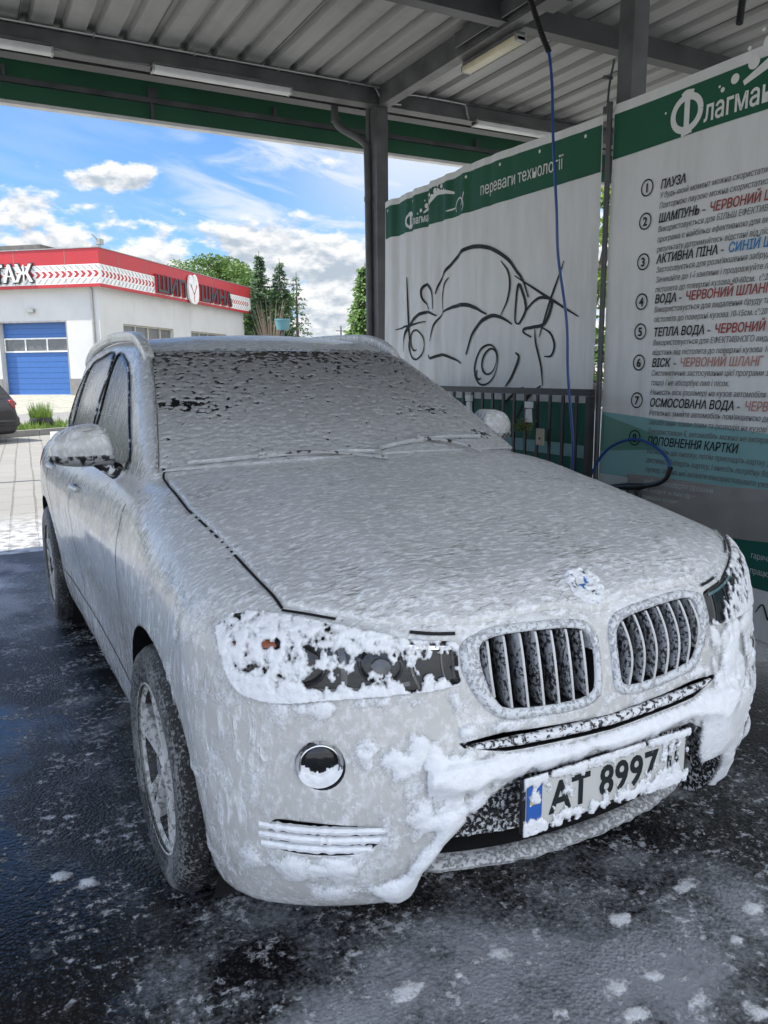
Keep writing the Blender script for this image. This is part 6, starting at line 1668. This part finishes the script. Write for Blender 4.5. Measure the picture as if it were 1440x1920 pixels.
# garage door: sectional panels set back in the opening
dr = MB()
n = 13
for k in range(n):
    z0 = DZ0 + (DZ1 - DZ0) * k / n; z1 = DZ0 + (DZ1 - DZ0) * (k + 1) / n - .012
    if 2.37 < (z0 + z1) / 2 < 3.0: continue
    bbox(dr, .26, .30, D0 + .02, D1 - .02, z0, z1)
bbox(dr, .29, .30, D0, D1, DZ0, DZ1)
gd = dr.build('garage_door', M['door_blue'], shop)
m2 = MB(); bbox(m2, .24, .262, D0 + .02, D1 - .02, 2.40, 2.99); m2.build('pane', M['pane'], gd)
m2 = MB()
for l in (D0 + .02, D0 + 1.08, D0 + 2.14, D1 - .08): bbox(m2, .215, .238, l, l + .06, 2.45, 2.94)
bbox(m2, .215, .238, D0 + .02, D1 - .02, 2.39, 2.45); bbox(m2, .215, .238, D0 + .02, D1 - .02, 2.94, 3.0); m2.build('door_frame', M['white'], gd)
for a, b, z0, z1 in WN:
    m2 = MB(); bbox(m2, a, b, .17, .18, z0, z1); wd = m2.build('window', M['pane'], shop)
    m2 = MB()
    for t in np.linspace(a, b - .07, 5): bbox(m2, t, t + .07, .10, .168, z0 + .07, z1 - .07)
    bbox(m2, a, b, .10, .168, z0, z0 + .07); bbox(m2, a, b, .10, .168, z1 - .07, z1); m2.build('window_frame', M['frame_beige'], wd)
MB().tube([bp(-.06, .28, 4.98), bp(-.06, .28, .5)], .055, 10).build('downpipe', M['galv'], shop, True)
m2 = MB(); bbox(m2, -.03, -.002, .0, D0 - .05, ZB, 1.25); bbox(m2, -.03, -.002, D1 + .05, LL, ZB, 1.25); m2.build('plinth', M['kerb'], shop)
m2 = MB(); bbox(m2, 3.0, 8.0, 4.6, 9.0, ZW + .2, 7.35); o = m2.build('roof_block', M['brick'], shop)
m2 = MB(); bbox(m2, -.1, .2, -.2, .1, 6.58, 6.66); m2.tube([bp(.05, -.05, 6.6), bp(.0, -.1, 6.95), bp(-.5, -.2, 7.05)], .02, 6); bbox(m2, .0, .3, -.25, -.05, 6.72, 6.95); m2.build('floodlight', M['galv'], shop)

# ---------------------------------------------------------------- trees
def leaf_cloud(mb, rnd, lobes, n, size, droop=0.0):
    for _ in range(n):
        c, r = rnd.choice(lobes)
        while True:
            d = Vector((rnd.gauss(0, 1), rnd.gauss(0, 1), rnd.gauss(0, 1)))
            if d.length > .01: break
        d.normalize(); rad = rnd.random() ** .45
        p = Vector(c) + Vector((d.x * r[0], d.y * r[1], d.z * r[2])) * rad
        a = Vector((rnd.gauss(0, 1), rnd.gauss(0, 1), rnd.gauss(0, .8) - droop)).normalized() * size * rnd.uniform(.6, 1.3)
        b = a.cross(Vector((rnd.gauss(0, 1), rnd.gauss(0, 1), rnd.gauss(0, 1)))).normalized() * size * .42
        mb.add([p - a, p + b, p + a, p - b], [(0, 1, 2, 3)])
def broadleaf(loc, h, r, label, seed, mat, n=5200, size=.16, group='trees behind the tyre shop'):
    rnd = random.Random(seed); x, y, z = loc; t = tag(empty('tree', loc), label, 'tree', group)
    mb = MB().tube(bez([(x, y, z - .2), (x + .1, y, z + h * .25), (x - .05, y + .1, z + h * .5), (x, y, z + h * .8)], 4), [.20 * h / 6 * (1 - .85 * i / 12) for i in range(13)], 8)
    lobes = []
    for k in range(26):
        a = rnd.uniform(0, 6.28); q = rnd.uniform(.25, .95) * r; zz = z + h * rnd.uniform(.32, .93)
        q *= math.sqrt(max(.1, 1 - ((zz - z) / h - .55) ** 2 / .22))
        c = (x + q * math.cos(a), y + q * math.sin(a), zz); lobes.append((c, (r * rnd.uniform(.2, .36),) * 2 + (r * rnd.uniform(.14, .26),)))
        if k < 9: mb.tube([(x, y, z + h * .35), ((x + c[0]) / 2, (y + c[1]) / 2, (z + h * .35 + c[2]) / 2 + .1), c], [.06, .04, .015], 5)
    mb.build('trunk', M['bark'], t, True)
    cr = MB(); leaf_cloud(cr, rnd, lobes, n, size); cr.build('crown', M[mat], t)
def conifer(loc, h, r, label, seed, n=26, group='conifers behind the car', dense=1.0, mat='leaf_b'):
    rnd = random.Random(seed); x, y, z = loc; t = tag(empty('conifer', loc), label, 'tree', group)
    mb = MB().tube([(x, y, z), (x, y, z + h * .5), (x, y, z + h)], [.16, .09, .015], 7); mb.build('trunk', M['bark'], t, True)
    cr = MB()
    for k in range(n):
        f = k / n; zz = z + h * (.08 + .90 * f); rr = r * (1 - f) ** .8 * rnd.uniform(.75, 1.1) + .08
        for b in range(int(7 * dense) + 2):
            a = rnd.uniform(0, 6.28); L_ = rr * rnd.uniform(.7, 1.1)
            for s in range(int((9 + L_ * 16) * dense)):
                q = rnd.random() ** .7; dz = -.28 * q * L_ + .10 * q * q * L_
                p = Vector((x + L_ * q * math.cos(a), y + L_ * q * math.sin(a), zz + dz)) + Vector((rnd.gauss(0, .05), rnd.gauss(0, .05), rnd.gauss(0, .05)))
                d = Vector((math.cos(a) + rnd.gauss(0, .6), math.sin(a) + rnd.gauss(0, .6), -.5 + rnd.gauss(0, .3))).normalized() * rnd.uniform(.09, .2)
                w_ = d.orthogonal().normalized() * .045; cr.add([p, p + d * .5 + w_, p + d, p + d * .5 - w_], [(0, 1, 2, 3)])
    cr.build('foliage', M[mat], t)
broadleaf((16.6, 60.2, .5), 10.3, 4.0, 'bright green tree rising just right of the red fascia corner', 1, 'leaf_d', 11000, .15)
broadleaf((18.4, 57.2, .5), 9.9, 3.6, 'broad green tree right behind the end of the tyre shop', 2, 'leaf_d', 11000, .15)
broadleaf((15.2, 49.0, .5), 7.2, 2.4, 'dark green tree among the conifers behind the car roof', 3, 'leaf_a', 4000)
broadleaf((17.9, 51.5, .5), 6.0, 2.0, 'small green tree in front of the pointed conifers', 4, 'leaf_a', 3000)
conifer((15.9, 46.6, .5), 8.3, 1.7, 'tallest pointed conifer behind the shop, left of the sparse one', 5, 36, dense=1.35)
conifer((17.1, 46.3, .5), 7.9, 1.6, 'narrow conifer standing between two other conifers', 6, 34, dense=1.2)
conifer((18.0, 45.8, .5), 7.1, 1.7, 'sparse conifer with drooping boughs, rightmost of the three behind the car roof', 7, 22, dense=.75)
conifer((12.1, 24.9, .1), 5.2, 1.25, 'dense green conifer beside the back post of the canopy', 8, 34, dense=1.5, mat='leaf_a')
rnd = random.Random(12); mb = MB(); bx_, by_ = 14.6, 41.5
for _ in range(60):
    a = rnd.uniform(0, 6.28); l = rnd.uniform(.3, 1.3); hh = rnd.uniform(3.2, 5.0); mb.tube(bez([(bx_, by_, .5), (bx_ + .35 * l * math.cos(a), by_ + .35 * l * math.sin(a), .5 + hh * .5), (bx_ + l * math.cos(a), by_ + l * math.sin(a), .5 + hh)], 3), [.03, .028, .025, .02, .016, .012, .006], 4)
tag(mb.build('bare_shrub', M['twig'], None, True), 'tall shrub of bare brown twigs in front of the conifers', 'shrub')
broadleaf((9.6, 10.6, .0), 5.6, 1.9, 'sunlit yellow green tree seen through the gap between the banners', 9, 'leaf_c', 4200, .09, 'trees beyond the bay')
broadleaf((7.4, 8.6, .0), 3.1, .8, 'shaded bush low in the gap between the banners', 10, 'leaf_a', 1600, .07, 'trees beyond the bay')
mb = MB(); rnd = random.Random(21); lobes = []
for a in np.arange(-75, -4, 1.1):
    d = rnd.uniform(95, 120); lobes.append(((d * math.sin(math.radians(a)), d * math.cos(math.radians(a)), rnd.uniform(2, 4.5)), (rnd.uniform(2, 3.5), rnd.uniform(2, 3.5), rnd.uniform(2.2, 4.0))))
leaf_cloud(mb, rnd, lobes, 9000, .55)
tag(mb.build('far_wood', M['leaf_d'], None), 'far-off line of mixed green woodland beyond the shop', 'woodland', kind='stuff')
bk = tag(empty('tub', (7.67, 21.81, 2.3)), 'turquoise tub on a pole showing just above the car roof', 'tub')
MB().lathe([(.0005, 2.72), (.19, 2.72), (.235, 3.0), (.245, 3.0), (.245, 3.05), (.215, 3.05), (.20, 2.9), (.0005, 2.88)], 24, 'z', (7.67, 21.81, 0)).build('bowl', M['turq'], bk, True)
MB().tube([(7.67, 21.81, 0), (7.67, 21.81, 2.72)], .05, 8).build('pole', M['steel'], bk, True)
for (x, y, h, lb) in ((30.6, 66.0, 5.6, 'thin distant utility pole, left of two, above the car roof'), (32.3, 67.5, 5.2, 'thin distant utility pole, right of two, above the car roof')):
    tag(MB().tube([(x, y, 0), (x, y, h)], [.10, .07], 7).box(x - .5, x + .5, y - .04, y + .04, h - .5, h - .42).build('utility_pole', M['steel'], None), lb, 'pole', 'distant utility poles')

# ---------------------------------------------------------------- other cars, only partly in view
def plain_car(loc, rz, label, paint, group=None, sc=1.0):
    r = tag(empty('parked_car', loc, rz), label, 'car', group)
    A, B, q = cage((40, 70, 34), (-1.3, -.5, -.1), (1.3, 5.2, 1.95), (-.3, .75, .55), (.3, 3.8, 1.0)); P = project(f_body, A, B); P[:, 2] = P[:, 2] * .88
    def put(name, P, fs, mat, par=r, smooth=True):
        o = bpy.data.objects.new(name, bpy.data.meshes.new(name)); col.objects.link(o); o.data.from_pydata([tuple(v) for v in P], [], [tuple(f) for f in fs]); o.data.materials.append(mat); o.parent = par
        o.data.update(); fix_normals(o)
        if smooth: o.data.polygons.foreach_set('use_smooth', [True] * len(o.data.polygons))
        return o
    put('body', P, q, paint)
    sq = lambda P: np.stack([P[:, 0], P[:, 1], P[:, 2] * .88], 1)
    for s in (-1, 1):
        for dl in DLO:
            Pp, fs = ring_patch(crclosed(dl, 4), lambda a, b, s=s: surf_side(a, b, s), .006, 4, -.003); put('side_window', sq(Pp), fs, M['glass'])
        Pp, fs = ring_patch(crclosed([(4.30, 1.02), (4.46, 1.02), (4.50, .86), (4.36, .84)], 4), lambda a, b, s=s: surf_side(a, b, s), .008, 4, -.003); put('tail_lamp', sq(Pp), fs, M['red_lens'])
        for ya in (AXF, AXR):
            mb = MB().lathe([(.0005, s * .12), (.2, s * .12), (.24, s * .125), (.31, s * .12), (.335, s * .09), (.335, -s * .1), (.0005, -s * .1)], 32, 'x', (s * .83, ya, .335)); put('wheel', mb.v, mb.f, M['black'])
    def rear(a, b):
        A = np.stack([a, np.full_like(a, 3.5), b], -1); B = np.stack([a, np.full_like(a, 5.4), b], -1); return project(f_body, A, B)
    Pp, fs = ring_patch(crclosed([(-.60, 1.12), (.60, 1.12), (.52, 1.45), (-.52, 1.45)], 5), rear, .006, 5, -.003); put('rear_window', sq(Pp), fs, M['glass'])
    Pp, fs = ring_patch(crclosed([(-.82, .40), (.82, .40), (.84, .62), (-.84, .62)], 5), rear, .03, 5, -.003); put('bumper', sq(Pp), fs, M['black'])
    A = np.stack([np.zeros(1), np.zeros(1), np.zeros(1)], -1)
    Pp, fs = ring_patch(crclosed([(-.66, 1.17), (.66, 1.17), (.53, 1.5), (-.53, 1.5)], 5), surf_front, .006, 5, -.003); put('windscreen', sq(Pp), fs, M['glass'])
    return r
ang = math.atan2(-KD[0], KD[1])
tail = np.array([-.42, 18.62]); org = tail - KD * 4.64
plain_car((org[0], org[1], 0), ang, 'rear end of a dark parked car by the kerb at the left edge', M['car_dark'])
plain_car((4.9, 4.6, 0), 0.0, 'white parked car glimpsed through the gap between the banners', M['white'])
